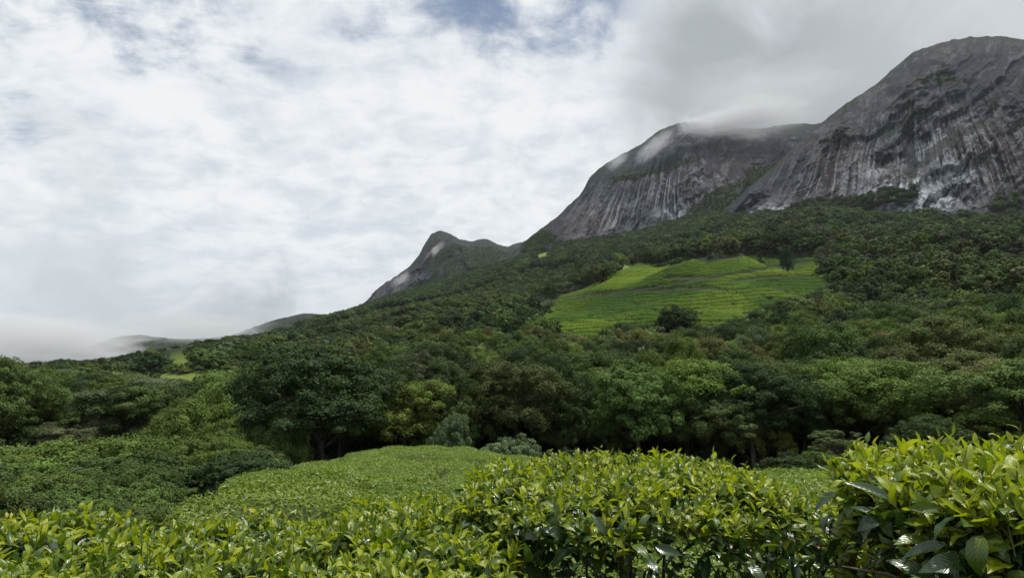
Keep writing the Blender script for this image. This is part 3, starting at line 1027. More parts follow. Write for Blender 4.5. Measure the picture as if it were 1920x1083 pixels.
HEROES = [
    # name px ytop width r style tint label
    ('broadleaf_tree', 615, 664, 255, 53, 'broad', 'deep', 'biggest dark green rounded tree at the left behind the tea knoll', 0),
    ('broadleaf_tree', 735, 700, 130, 64, 'broad', 'dark', 'dark tree leaning on the right side of the biggest rounded tree', 1),
    ('broadleaf_tree', 815, 690, 130, 66, 'broad', 'dark', 'tall dark green tree directly behind the pale bush on the knoll edge', 2),
    ('broadleaf_tree', 890, 712, 120, 62, 'broad', 'mid', 'mid green tree with drooping boughs right of the pale knoll bush', 1),
    ('shrub', 851, 780, 78, 46, 'shrub', 'pale', 'pale grey-green round bush just above the crest of the tea knoll', 0),
    ('shrub', 948, 822, 100, 42, 'shrub', 'pale', 'low pale feathery bush at the right end of the tea knoll', 1),
    ('broadleaf_tree', 985, 715, 140, 70, 'broad', 'mid', 'mid green tree above the low feathery bush', 0),
    ('broadleaf_tree', 1055, 752, 90, 62, 'broad', 'dark', 'dark tree left of the brown-topped tree at the valley edge', 2),
    ('broadleaf_tree', 1110, 722, 130, 84, 'broad', 'brown', 'tree with a reddish brown crown top in the middle of the forest edge', 0),
    ('broadleaf_tree', 1150, 765, 105, 62, 'broad', 'mid', 'green tree in front of the brown-topped tree', 1),
    ('open_crowned_tree', 1225, 742, 110, 64, 'open', 'olive', 'thin olive tree left of the wide yellowish brown tree', 0),
    ('open_crowned_tree', 1325, 735, 160, 60, 'broad', 'olive', 'wide yellowish brown tree at the valley edge above the centre tea bush', 2),
    ('open_crowned_tree', 1412, 772, 95, 62, 'shrub', 'yellow', 'small yellow-flecked tree beside the wide yellowish brown tree', 1),
    ('broadleaf_tree', 1500, 712, 130, 66, 'broad', 'dark', 'dark tree between the yellow-flecked tree and the layered light tree', 1),
    ('umbrella_tree', 1655, 684, 215, 64, 'layered', 'light', 'light green tree with flat layered boughs at the right', 0),
    ('umbrella_tree', 1800, 708, 205, 68, 'layered', 'mid', 'wide flat-topped tree right of the light layered tree', 1),
    ('open_crowned_tree', 1560, 800, 100, 50, 'open', 'olive', 'small olive tree under the light layered tree', 0),
    ('broadleaf_tree', 1920, 735, 150, 64, 'broad', 'mid', 'green tree cut by the right edge of the view above the tall tea bush', 0),
    ('broadleaf_tree', 1730, 785, 110, 52, 'broad', 'dark', 'low dark tree right behind the tall tea bush', 2),
    ('broadleaf_tree', 1275, 580, 78, 190, 'broad', 'deep', 'dark round tree at the lower edge of the hillside tea terraces', 1),
    ('broadleaf_tree', 1488, 464, 22, 440, 'broad', 'deep', 'small dark round tree alone at the top edge of the tea terraces', 2),
    ('slender_tree', 1438, 468, 14, 440, 'slender', 'deep', 'tiny upright tree on the crest of the tea terraces', 0),
    ('slender_tree', 300, 700, 34, 105, 'slender', 'brown', 'thin brown half-bare tree standing up from the left valley shrubs', 1),
    ('bare_tree', 222, 742, 120, 88, 'bare', 'grey', 'grey nearly leafless tree among shrubs at the left', 0),
    ('bare_tree', 330, 752, 110, 80, 'bare', 'brown', 'brown twiggy tree right of the thin half-bare tree', 0),
    ('shrub', 455, 738, 190, 64, 'shrub', 'light', 'large light green thicket left of the biggest rounded tree', 0),
    ('shrub', 370, 775, 190, 58, 'shrub', 'light', 'yellowish green thicket below the brown twiggy tree', 1),
    ('shrub', 515, 790, 150, 50, 'shrub', 'mid', 'green bush under the biggest rounded tree', 0),
    ('shrub', 90, 842, 250, 46, 'shrub', 'light', 'broad shrub mass at the far left above the tea hedge', 1),
    ('shrub', 260, 838, 220, 44, 'shrub', 'light', 'wide green shrub left of the dark hollow beside the knoll', 0),
    ('shrub', 395, 830, 150, 42, 'shrub', 'light', 'green shrub at the upper edge of the dark hollow beside the knoll', 1),
    ('shrub', 460, 848, 130, 38, 'shrub', 'dark', 'dark shrub on the bank along the left edge of the tea knoll', 0),
    ('slender_tree', 252, 657, 20, 300, 'slender', 'deep', 'lone thin tree breaking the left skyline before the cloud', 0),
    ('slender_tree', 33, 682, 16, 400, 'slender', 'deep', 'thin tree poking above the skyline at the far left', 1),
]
for (nm, px, yt, wd, r, st, tn, lb, vr) in HEROES:
    hero(nm, px, yt, wd, r, st, tn, lb, 'bush' if nm == 'shrub' else 'tree', vr)

# ---- the forest: every tree gets its own place on the hill
KNOLL_EDGE = [(-400, 5.5), (0, 5.5), (200, 4.0), (300, 8.0), (400, 13), (550, 21), (700, 28), (790, 31), (950, 27), (1050, 22), (1200, 19), (1400, 18), (1550, 17.5), (1700, 17), (2400, 17)]
_ke = np.array(KNOLL_EDGE, float)
_kea = azt(_ke[:, 0], 700)[0]


def knoll_r(az):
    return pchip(_kea, _ke[:, 1], az)


cand = []
nrng = np.random.RandomState(12)


def scatter(r0, r1, step_fn, px0=-260, px1=2180):
    a0, a1 = float(azt(px0, 700)[0]), float(azt(px1, 700)[0])
    r = r0
    while r < r1:
        s = step_fn(r)
        n = int((a1 - a0) * r / s)
        a = a0 + (np.arange(n) + nrng.uniform(-0.38, 0.38, n) + 0.5) * s / r
        rj = r + nrng.uniform(-0.4, 0.4, n) * s
        cand.append(np.stack([rj * np.sin(a), rj * np.cos(a), np.full(n, s)], 1))
        r += s * 0.86


scatter(36, 1240, lambda r: 5.6 + min(r, 600) * 0.006)
cand = np.concatenate(cand)
cx, cyy, cs = cand.T
cz = ground_z(cx, cyy)
cpx, cpy = project(cx, cyy, cz)
cr = np.hypot(cx, cyy)
caz = np.arctan2(cx, cyy)
ok = cr > knoll_r(caz) + 11
ok &= (cpx < 470) | (cr > 57)
_en = fbm(cx / 16, cyy / 16, oct=2, seed=71)
ok &= ~(in_poly(cpx + 34 * _en, cpy + 12 * _en, TEA_POLY) & (cr > 185) & (cr < 480))
# keep the view of the terraces clear: no tall tree right in front of them
ok &= ~meadow_at(cx, cyy, cz)
for (x, y, rad) in occ:
    ok &= np.hypot(cx - x, cyy - y) > rad * 0.72
ok &= (cr < 900) | (cpx > 620)
ok &= (cr < 640) | (cpx > 330)
cx, cyy, cz, cpx, cpy, cr, cs = [v[ok] for v in (cx, cyy, cz, cpx, cpy, cr, cs)]
zone_n = fbm(cx / 45, cyy / 45, oct=3, seed=61)
zone_b = fbm(cx / 120, cyy / 120, oct=2, seed=67)
trees = []
LIM_X = [960, 1010, 1050, 1090, 1130, 1165, 1250, 1335, 1400, 1440, 1500, 1560, 1600]
LIM_Y = [560, 600, 628, 645, 642, 625, 628, 632, 612, 590, 572, 552, 480]
YOUNG = [(560, 640), (700, 590), (860, 560), (1000, 510), (1080, 500), (1095, 530), (1045, 560), (1010, 600), (930, 590), (860, 640), (760, 650), (620, 700), (480, 690)]
GUM = [(1535, 478), (1620, 462), (1760, 470), (1925, 500), (2200, 520), (2200, 650), (1925, 640), (1790, 600), (1700, 560), (1560, 545)]
young = in_poly(cpx, cpy, YOUNG)
gum = in_poly(cpx, cpy, GUM)
for k in range(len(cx)):
    r, s, u = cr[k], cs[k], rngT.random()
    zn = zone_n[k]
    if young[k]:
        st, hh, ww = ('slender', rngT.uniform(5.5, 8), rngT.uniform(4.2, 5.6)) if u < 0.6 else ('broad', rngT.uniform(4.5, 7), rngT.uniform(5, 7))
        tn = rngT.choice(['mid', 'olive', 'mid', 'grey', 'olive'])
    elif gum[k]:
        st, hh, ww = ('slender', rngT.uniform(10, 15), rngT.uniform(4.5, 6.5)) if u < 0.75 else ('broad', rngT.uniform(6, 9), rngT.uniform(6, 8))
        tn = rngT.choice(['mid', 'mid', 'olive', 'grey'])
    elif cpx[k] < 560 and r < 75:
        st, hh, ww = 'shrub', rngT.uniform(2.4, 4.2), rngT.uniform(5, 7.5)
        tn = rngT.choice(['mid', 'mid', 'light', 'light'])
    elif r > 700:
        st, hh, ww = ('broad', rngT.uniform(8, 13), rngT.uniform(8, 13))
        tn = rngT.choice(['deep', 'dark', 'deep', 'mid'])
    else:
        if u < 0.66: st, hh, ww = 'broad', rngT.uniform(8.5, 14), rngT.uniform(6.5, 10.5)
        elif u < 0.80: st, hh, ww = 'layered', rngT.uniform(9, 13), rngT.uniform(8, 12)
        elif u < 0.88 and r < 150: st, hh, ww = 'open', rngT.uniform(7, 10), rngT.uniform(6, 8.5)
        else: st, hh, ww = 'shrub', rngT.uniform(3, 5), rngT.uniform(5, 8)
        if zn > 0.28: tn = rngT.choice(['olive', 'mid', 'mid', 'light', 'brown'])
        elif zn < -0.22: tn = rngT.choice(['deep', 'dark', 'deep', 'mid'])
        else: tn = rngT.choice(['dark', 'mid', 'deep', 'light', 'grey', 'dark'])
        if u > 0.985: tn = 'yellow'
        if r > 380 and not gum[k] and rngT.random() < 0.75: tn = rngT.choice(['deep', 'dark', 'deep', 'grey'])
    # crowns in front of the terraces stay below their lower edge, those of the valley edge below the second row
    ty = cpy[k] - hh * FPX / r
    lim = float(np.interp(cpx[k], LIM_X, LIM_Y)) - rngT.uniform(-8, 5) if r < 330 else -999
    if r < 78 and cpx[k] > 560: lim = max(lim, rngT.uniform(690, 745))
    if cpx[k] < 560:
        hh *= 0.72 if r > 130 else 0.8
        if 75 < r < 270: tn = rngT.choice(['mid', 'light', 'olive', 'mid', 'grey', 'dark'])
    if cpx[k] < 560: lim = max(lim, float(np.interp(cpx[k], [0, 200, 300, 400, 560], [697, 684, 664, 648, 616])) + rngT.uniform(-8, 10))
    if 1755 < cpx[k] < 1960 and 420 < r < 900: lim = max(lim, 412 - rngT.uniform(-6, 8)); ty = cpy[k] - hh * FPX / r
    if r < 250 and 248 < cpx[k] < 402: lim = max(lim, 741 - rngT.uniform(-4, 4))
    elif r < 440 and 294 < cpx[k] < 372: lim = max(lim, 688 - rngT.uniform(-3, 3))
    ty = cpy[k] - hh * FPX / r
    if r < 150 and 66 < cpx[k] < 135: lim = max(lim, 816)
    ty = cpy[k] - hh * FPX / r
    if r < 140 and cpx[k] < 560: lim = max(lim, float(np.interp(cpx[k], [0, 260, 420, 560], [735, 735, 735, 690])) - rngT.uniform(-10, 20))
    if ty < lim:
        hh = max((cpy[k] - lim) * r / FPX, 1.6)
        ww = min(ww, hh * 1.5 + 1.5)
        if hh < 4.2: st = 'shrub'
    trees.append([r, k, st, hh, ww, tn])

# which of them show: from near to far, against the tops already standing
buf = np.full(2600, 2000.0)
trees.sort()
vis = []
for t in trees:
    r, k, st, hh, ww, tn = t
    top = cpy[k] - hh * FPX / r
    half = ww * FPX / r * 0.5
    i0, i1 = int(np.clip(cpx[k] - half + 300, 0, 2599)), int(np.clip(cpx[k] + half + 300, 0, 2599)) + 1
    show = np.mean(buf[i0:i1] - top > 0.18 * hh * FPX / r)
    inside = -20 < cpx[k] < 1940
    t.append(hh * ww * (FPX / r) ** 2 * show if inside and show > 0.3 else 0.0)
    j0, j1 = int(np.clip(cpx[k] - half * 0.75 + 300, 0, 2599)), int(np.clip(cpx[k] + half * 0.75 + 300, 0, 2599)) + 1
    buf[j0:j1] = np.minimum(buf[j0:j1], top + 0.12 * hh * FPX / r)
order = sorted(range(len(trees)), key=lambda q: -trees[q][6])
single = set(order[:300 - len([h for h in HEROES if h[0] != 'shrub'])])
NAMES = {'broad': 'broadleaf_tree', 'layered': 'umbrella_tree', 'slender': 'slender_tree', 'shrub': 'shrub', 'open': 'open_crowned_tree'}
LOOK = {'broad': 'round-crowned tree', 'layered': 'flat-topped layered tree', 'slender': 'slender narrow-crowned tree', 'shrub': 'spreading bush', 'open': 'thin open-crowned tree'}
TONE = {'dark': 'dark green', 'deep': 'deep green', 'mid': 'mid green', 'light': 'light green', 'olive': 'olive', 'brown': 'brownish', 'pale': 'pale green', 'grey': 'greyish green', 'yellow': 'yellowish'}


def region(px, py, r):
    if r < 75:
        if px < 560: return 'in the hollow left of the knoll'
        if px < 1000: return 'in the belt behind the knoll'
        if px < 1500: return 'above the wide centre tea bush'
        return 'above the tall right tea bush'
    if r < 150:
        if px < 400: return 'on the left valley slope'
        if px < 1000: return 'behind the biggest rounded tree'
        if px < 1450: return 'in the forest below the terraces'
        return 'on the lower right forest slope'
    if px < 600: return 'on the far left ridge'
    if px < 1050: return 'on the slope left of the terraces'
    if px < 1550: return 'around the hillside tea terraces'
    return 'on the slope under the dome'


ORD = 'first second third fourth fifth sixth seventh eighth ninth tenth eleventh twelfth thirteenth fourteenth fifteenth sixteenth seventeenth eighteenth nineteenth twentieth'.split()
LABELLED = {}
points = []
for st in list(NEAR):
    FAR['near_' + st] = [p.crown for p in NEAR[st]]
    FAR['stem_' + st] = [p.trunk for p in NEAR[st]]
FLAT = [(st, v) for st in FAR for v in range(len(FAR[st]))]
FIDX = {sv_: n for n, sv_ in enumerate(FLAT)}
for q, t in enumerate(trees):
    r, k, st, hh, ww, tn, sc = t
    tint = jit(GREENS[tn], 0.22)
    x, y, z = cx[k], cyy[k], cz[k]
    rot = rngT.uniform(0, 6.28)
    if q in single:
        pr = NEAR[st][rngT.randrange(len(NEAR[st]))]
        lb = '%s %s %s' % (TONE[tn], LOOK[st], region(cpx[k], cpy[k], r))
        tob = plant_tree(NAMES[st], pr, x, y, z, ww / pr.W, hh / pr.H, rot, tint, lb, 'bush' if st == 'shrub' else 'tree')
        LABELLED.setdefault((TONE[tn], LOOK[st], region(cpx[k], cpy[k], r)), []).append((cpx[k], tob))
    else:
        fs = 'near_' + st if r < 130 else ('broad' if st == 'open' else st)
        v = rngT.randrange(len(FAR[fs]))
        fm = {'broad': (10, 10), 'layered': (10, 11), 'slender': (12, 5), 'shrub': (4, 6)}[fs] if r >= 130 else (NEAR[st][v].H, NEAR[st][v].W)
        points.append((x, y, z, rot, ww / fm[1], hh / fm[0], FIDX[(fs, v)]) + tint)
        if r < 130: points.append((x, y, z, rot, ww / fm[1], hh / fm[0], FIDX[('stem_' + st, v)]) + tint)
for (tone, look, reg), lst in LABELLED.items():
    lst.sort(key=lambda q: q[0])
    many = look.replace('tree', 'trees') if 'tree' in look else look.replace('bush', 'bushes')
    for n, (_px, o) in enumerate(lst):
        if len(lst) > 1:
            o['group'] = '%s %s %s' % (tone, many, reg)
            if len(lst) == 2: o['label'] = '%s of two %s %s %s' % (('leftmost', 'rightmost')[n], tone, many, reg)
            elif len(lst) <= 20: o['label'] = '%s from left among %s %s %s' % (ORD[n], tone, many, reg)
# scrub on the ledges and gullies of the cliffs
for arr, low, total in scrub_pts:
    n = min(len(arr) // 14, 2600)
    for i in nrng.choice(len(arr), n, replace=False):
        s = rngT.uniform(0.45, 1.0)
        points.append((arr[i, 0], arr[i, 1], arr[i, 2] - 0.8, rngT.uniform(0, 6.28), s, s * rngT.uniform(0.8, 1.3), FIDX[('shrub', rngT.randrange(2))]) + jit(GREENS[rngT.choice(['dark', 'mid', 'deep', 'olive'])]))
    for i in nrng.choice(len(low), min(len(low) // 16, 700), replace=False):
        s = rngT.uniform(0.5, 1.0)
        points.append((low[i, 0], low[i, 1], low[i, 2] - 1.5, rngT.uniform(0, 6.28), s, s * rngT.uniform(0.8, 1.2), FIDX[('broad', rngT.randrange(3))]) + jit(GREENS[rngT.choice(['dark', 'mid', 'deep'])]))
# low undergrowth between the trees and around the clearings
sg = []
cand = []
scatter(34, 330, lambda r: 3.0 + r * 0.012, -150, 2080)
ug = np.concatenate(cand)
uz = ground_z(ug[:, 0], ug[:, 1])
upx, upy = project(ug[:, 0], ug[:, 1], uz)
ur = np.hypot(ug[:, 0], ug[:, 1])
uok = (ur > knoll_r(np.arctan2(ug[:, 0], ug[:, 1])) + 7) & ~(in_poly(upx, upy, TEA_POLY) & (ur > 185) & (ur < 480))
uok &= ~((upx > 560) & (ur < 85) & (nrng.rand(len(ug)) > 0.34))
uok &= ~(meadow_at(ug[:, 0], ug[:, 1], uz) & (nrng.rand(len(ug)) > 0.12))
for k_ in range(420):
    pxx, rr2 = rngT.uniform(-260, 300), rngT.uniform(4.6, 36) 
    if rr2 < float(knoll_r(np.array([float(azt(pxx, 700)[0])]))[0]) + 0.8: continue
    bx_, by_, bz_ = at(pxx, rr2)
    s = rngT.uniform(0.06, 0.10) * (1 + rr2 / 10)
    points.append((bx_, by_, bz_ - 0.1, rngT.uniform(0, 6.28), s, s * rngT.uniform(0.7, 1.2), FIDX[('near_shrub', rngT.randrange(2))]) + jit(GREENS[rngT.choice(['mid', 'mid', 'light'])]))
for i in np.nonzero(uok)[0]:
    s = rngT.uniform(0.35, 0.75) if not (upx[i] > 560 and ur[i] < 85) else rngT.uniform(0.25, 0.5)
    points.append((ug[i, 0], ug[i, 1], uz[i] - 0.2, rngT.uniform(0, 6.28), s, s * rngT.uniform(0.6, 1.1), FIDX[('shrub' if ur[i] > 90 else 'near_shrub', rngT.randrange(2))]) + jit(GREENS[rngT.choice(['dark', 'deep', 'dark', 'mid'])]))
points = np.array(points)


def instancer(name, meshes, pts, label, cat):
    """one mass of far plants: points on the hill, each carrying one of a few tree shapes"""
    lib = bpy.data.collections.new(name + '_shapes')
    for i, me in enumerate(meshes):
        o = bpy.data.objects.new('%s_shape_%02d' % (name, i), me)
        lib.objects.link(o)
    n = len(pts)
    me = bpy.data.meshes.new(name)
    me.vertices.add(n)
    me.vertices.foreach_set('co', pts[:, :3].astype(np.float32).ravel())
    for nm, arr, ty in (('rot', np.stack([0 * pts[:, 3], 0 * pts[:, 3], pts[:, 3]], 1), 'FLOAT_VECTOR'), ('scl', pts[:, [4, 4, 5]], 'FLOAT_VECTOR'), ('tint', pts[:, 7:10], 'FLOAT_VECTOR')):
        at_ = me.attributes.new(nm, ty, 'POINT')
        at_.data.foreach_set('vector', arr.astype(np.float32).ravel())
    at_ = me.attributes.new('which', 'INT', 'POINT')
    at_.data.foreach_set('value', pts[:, 6].astype(np.int32))
    o = add(name, me)
    tag(o, label, cat, None, 'stuff')
    ng = bpy.data.node_groups.new(name + '_nodes', 'GeometryNodeTree')
    ng.interface.new_socket('Geometry', in_out='INPUT', socket_type='NodeSocketGeometry')
    ng.interface.new_socket('Geometry', in_out='OUTPUT', socket_type='NodeSocketGeometry')
    N = ng.nodes
    gi, go = N.new('NodeGroupInput'), N.new('NodeGroupOutput')
    ci = N.new('GeometryNodeCollectionInfo')
    ci.inputs['Collection'].default_value = lib
    ci.inputs['Separate Children'].default_value = True
    ci.inputs['Reset Children'].default_value = True
    ip = N.new('GeometryNodeInstanceOnPoints')
    ip.inputs['Pick Instance'].default_value = True

    def named(nm, ty):
        a = N.new('GeometryNodeInputNamedAttribute')
        a.data_type = ty
        a.inputs['Name'].default_value = nm
        return a.outputs['Attribute']
    L = ng.links
    L.new(gi.outputs[0], ip.inputs['Points'])
    L.new(ci.outputs[0], ip.inputs['Instance'])
    L.new(named('which', 'INT'), ip.inputs['Instance Index'])
    e2r = N.new('FunctionNodeEulerToRotation')
    L.new(named('rot', 'FLOAT_VECTOR'), e2r.inputs[0])
    L.new(e2r.outputs[0], ip.inputs['Rotation'])
    L.new(named('scl', 'FLOAT_VECTOR'), ip.inputs['Scale'])
    L.new(ip.outputs[0], go.inputs[0])
    md = o.modifiers.new('scatter', 'NODES')
    md.node_group = ng
    return o


instancer('forest', [FAR[st][v] for st, v in FLAT], points, 'dense mixed forest and undergrowth covering the far slopes up to the cliffs', 'forest')
print('trees', len(trees), 'single', len(single), 'points', len(points))


# ------------------------------------------------------------------ tea bushes of the near knoll
def tea_bush_mesh(seed, n, ls):
    rng = np.random.RandomState(seed)
    a = rng.uniform(0, 2 * math.pi, n)
    rim = 0.70 * (1 + 0.07 * np.sin(3 * a + seed) + 0.06 * np.sin(5 * a + 2 * seed))
    rho = np.sqrt(rng.uniform(0, 1.25, n))
    side = rho > 1
    top = 0.80 - 0.14 * np.clip(rho, 0, 1) ** 3 - 0.13 * np.clip(rho - 0.8, 0, .2) / .2
    bumpy = 0.035 * vnoise(rim * rho * np.cos(a) * 7, rim * rho * np.sin(a) * 7, seed * 3.3)
    z = np.where(side, 0.68 - (rho - 1) / 0.118 * 0.55, top + bumpy) + rng.normal(0, 0.018, n)
    q = np.where(side, 1.0 - 0.10 * (0.7 - z), rho) * rim
    P = np.stack([q * np.cos(a), q * np.sin(a), z], 1)
    N = np.where(side[:, None], np.stack([np.cos(a), np.sin(a), 0.35 + 0 * a], 1), np.stack([0.25 * np.cos(a), 0.25 * np.sin(a), 1 + 0 * a], 1))
    N = unit(unit(N) + rng.normal(0, 0.36, (n, 3)))
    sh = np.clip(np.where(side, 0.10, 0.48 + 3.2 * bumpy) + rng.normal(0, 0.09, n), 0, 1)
    V, F = leaf_cards(P, N, ls, rng, 0.42, -0.25)
    # woody core
    k = 14
    th = np.linspace(0, 2 * math.pi, k, endpoint=False)
    core = []
    for zz, rr_ in ((-0.4, 0.25), (0.2, 0.40), (0.55, 0.50), (0.66, 0.35), (0.68, 0.02)):
        core.append(np.stack([rr_ * np.cos(th), rr_ * np.sin(th), np.full(k, zz)], 1))
    cv = np.concatenate(core)
    i, j = np.meshgrid(np.arange(4), np.arange(k), indexing='ij')
    cf = np.stack([i * k + j, i * k + (j + 1) % k, (i + 1) * k + (j + 1) % k, (i + 1) * k + j], -1).reshape(-1, 4)
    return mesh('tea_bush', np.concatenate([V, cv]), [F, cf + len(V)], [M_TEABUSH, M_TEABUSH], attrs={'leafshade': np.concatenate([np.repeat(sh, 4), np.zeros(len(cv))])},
                smooth=False, mat_idx=np.concatenate([np.zeros(len(F), int), np.ones(len(cf), int)]))


M_TEABUSH = mat_foliage('tea_bush_leaves', 0.28, 0.42, 0.35)
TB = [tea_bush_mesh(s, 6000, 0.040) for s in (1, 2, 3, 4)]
rngB = np.random.RandomState(4)
spots = []
rr_ = 3.4
while rr_ < 33:
    s = 1.14
    a0, a1 = float(azt(-120, 700)[0]), float(azt(2060, 700)[0])
    n = int((a1 - a0) * rr_ / s)
    off = rngB.rand()
    for i in range(n):
        a = a0 + (i + off + rngB.uniform(-.16, .16)) * s / rr_
        r = rr_ + rngB.uniform(-.16, .16)
        if r > float(knoll_r(np.array([a]))[0]) or (r < 5 and a < azt(260, 700)[0]):
            continue
        x, y = r * math.sin(a), r * math.cos(a)
        spots.append((r, x, y))
    rr_ += s * 1.04
spots = np.array(spots)
sz = ground_z(spots[:, 1], spots[:, 2])
spx, spy = project(spots[:, 1], spots[:, 2], sz + 0.8)
hidden = (spx < np.interp(spy, [840, 880, 925, 950, 990], [720, 520, 370, 290, 240])) | (spy > 985) | ((spx > 1010) & (spx < 1470)) | (spx > 1690) | (spx < 240)
bare_ = np.nonzero(~hidden)[0]
bare_ = bare_[np.argsort(spots[bare_, 0])]
tea_pts = []
for n, i in enumerate(bare_):
    r, x, y = spots[i]
    s = rngB.uniform(0.95, 1.13)
    hz = rngB.uniform(0.87, 1.10) * (0.84 if rngB.rand() < 0.08 else 1)
    tint = jit((0.135, 0.200, 0.012), 0.10)
    rot = rngB.uniform(0, 6.28)
    gap = spx[i] > 1300
    if n < 299:
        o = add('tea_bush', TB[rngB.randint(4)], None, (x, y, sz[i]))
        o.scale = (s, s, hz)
        o.rotation_euler = (0, 0, rot)
        o['tint'] = tint
        if gap: tag(o, 'clipped tea bush seen in the gap between the centre and right tea bushes', 'tea bush', 'tea bushes in the gap')
        else: tag(o, 'flat-clipped light green tea bush in the continuous carpet on the knoll', 'tea bush', 'tea bushes on the knoll')
    else:
        tea_pts.append((x, y, sz[i], rot, s, hz, rngB.randint(4)) + tint)
for i in np.nonzero(hidden)[0]:
    if spots[i, 0] > 3.2 and 240 < spx[i] < 1690 and not spx[i] < np.interp(spy[i], [840, 880, 925, 950, 990], [720, 520, 370, 290, 240]):
        s = rngB.uniform(0.95, 1.13)
        tea_pts.append((spots[i, 1], spots[i, 2], sz[i], rngB.uniform(0, 6.28), s, rngB.uniform(.93, 1.07), rngB.randint(4)) + jit((0.135, 0.200, 0.012), 0.10))
instancer('tea_garden', TB, np.array(tea_pts), 'remaining clipped tea bushes of the garden behind the front hedges', 'tea garden')
print('tea bushes', len(bare_), len(tea_pts))

# ------------------------------------------------------------------ the tea bushes in front
LEAF_KINDS = {
    'young':  dict(base=(0.165, 0.235, 0.012, 1), tip=(0.330, 0.370, 0.020, 1), rough=0.33, spec=0.45, trans=0.42, tcol=(1.1, 1.15, 0.5, 1)),
    'middle': dict(base=(0.055, 0.105, 0.012, 1), tip=(0.125, 0.185, 0.018, 1), rough=0.27, spec=0.6, trans=0.34, tcol=(1.2, 1.3, 0.5, 1)),
    'mature': dict(base=(0.016, 0.040, 0.012, 1), tip=(0.038, 0.078, 0.018, 1), rough=0.23, spec=0.7, trans=0.20, tcol=(1.3, 1.5, 0.5, 1)),
    'dry':    dict(base=(0.120, 0.045, 0.020, 1), tip=(0.200, 0.080, 0.035, 1), rough=0.55, spec=0.3, trans=0.25, tcol=(1.2, 1.0, 0.6, 1)),
}
KINDS = ['young', 'middle', 'mature', 'dry']
MLO = {k: mat_tea('tea_leaf_%s_single' % k, per_object=True, **v) for k, v in LEAF_KINDS.items()}
MLM = {k: mat_tea('tea_leaf_%s' % k, per_object=False, **v) for k, v in LEAF_KINDS.items()}


def leaf_shape(arch, fold, twist, wd, wave, seed, ns=8, cs=(-1, -0.5, 0, 0.5, 1)):
    """unit-long leaf along +Y, facing +Z: 8 stations by 5 across"""
    t = np.linspace(0, 1, ns)
    wprof = wd * (np.sin(math.pi * t ** 0.80) ** 0.85) * (1 - 0.30 * t ** 5)
    wprof[0] = 0.012
    wprof[-1] = 0.006
    ang = arch * (t - 0.15)
    y = np.concatenate([[0], np.cumsum(np.cos((ang[1:] + ang[:-1]) / 2))]) / (ns - 1)
    zc = -np.concatenate([[0], np.cumsum(np.sin((ang[1:] + ang[:-1]) / 2))]) / (ns - 1)
    V, UV = [], []
    for i in range(ns):
        for c in cs:
            tw = twist * t[i]
            xx = c * wprof[i] * 0.5
            zz = fold * abs(xx) * (1 - 0.25 * abs(c)) + (wave * math.sin(t[i] * 15 + c * 2 + seed) * abs(c) * wprof[i])
            nx, nz = math.sin(ang[i]), math.cos(ang[i])
            x2, z2 = xx * math.cos(tw) - zz * math.sin(tw), xx * math.sin(tw) + zz * math.cos(tw)
            V.append((x2, y[i] + z2 * nx, zc[i] + z2 * nz))
            UV.append((0.5 + c * 0.5, t[i]))
    return np.array(V), grid_faces(ns, len(cs)), np.array(UV)


LEAF_FORMS = ((0.6, 0.45, 0.0, 0.36, 0.03, 0), (1.15, 0.35, 0.35, 0.38, 0.05, 1), (0.25, 0.75, -0.3, 0.33, 0.03, 2),
                                   (1.9, 0.40, 0.2, 0.38, 0.06, 3), (-0.6, 0.6, 0.25, 0.34, 0.05, 4), (1.0, 0.25, -0.5, 0.40, 0.07, 5))
SHAPES = [leaf_shape(*p) for p in LEAF_FORMS]
SIMPLE = [leaf_shape(*p, ns=6, cs=(-1, 0, 1)) for p in LEAF_FORMS]
LEAF_ME = {(k, s): mesh('leaf', SHAPES[s][0], SHAPES[s][1][:, ::1], [MLO[k]], uv=SHAPES[s][2]) for k in KINDS for s in range(len(SHAPES))}


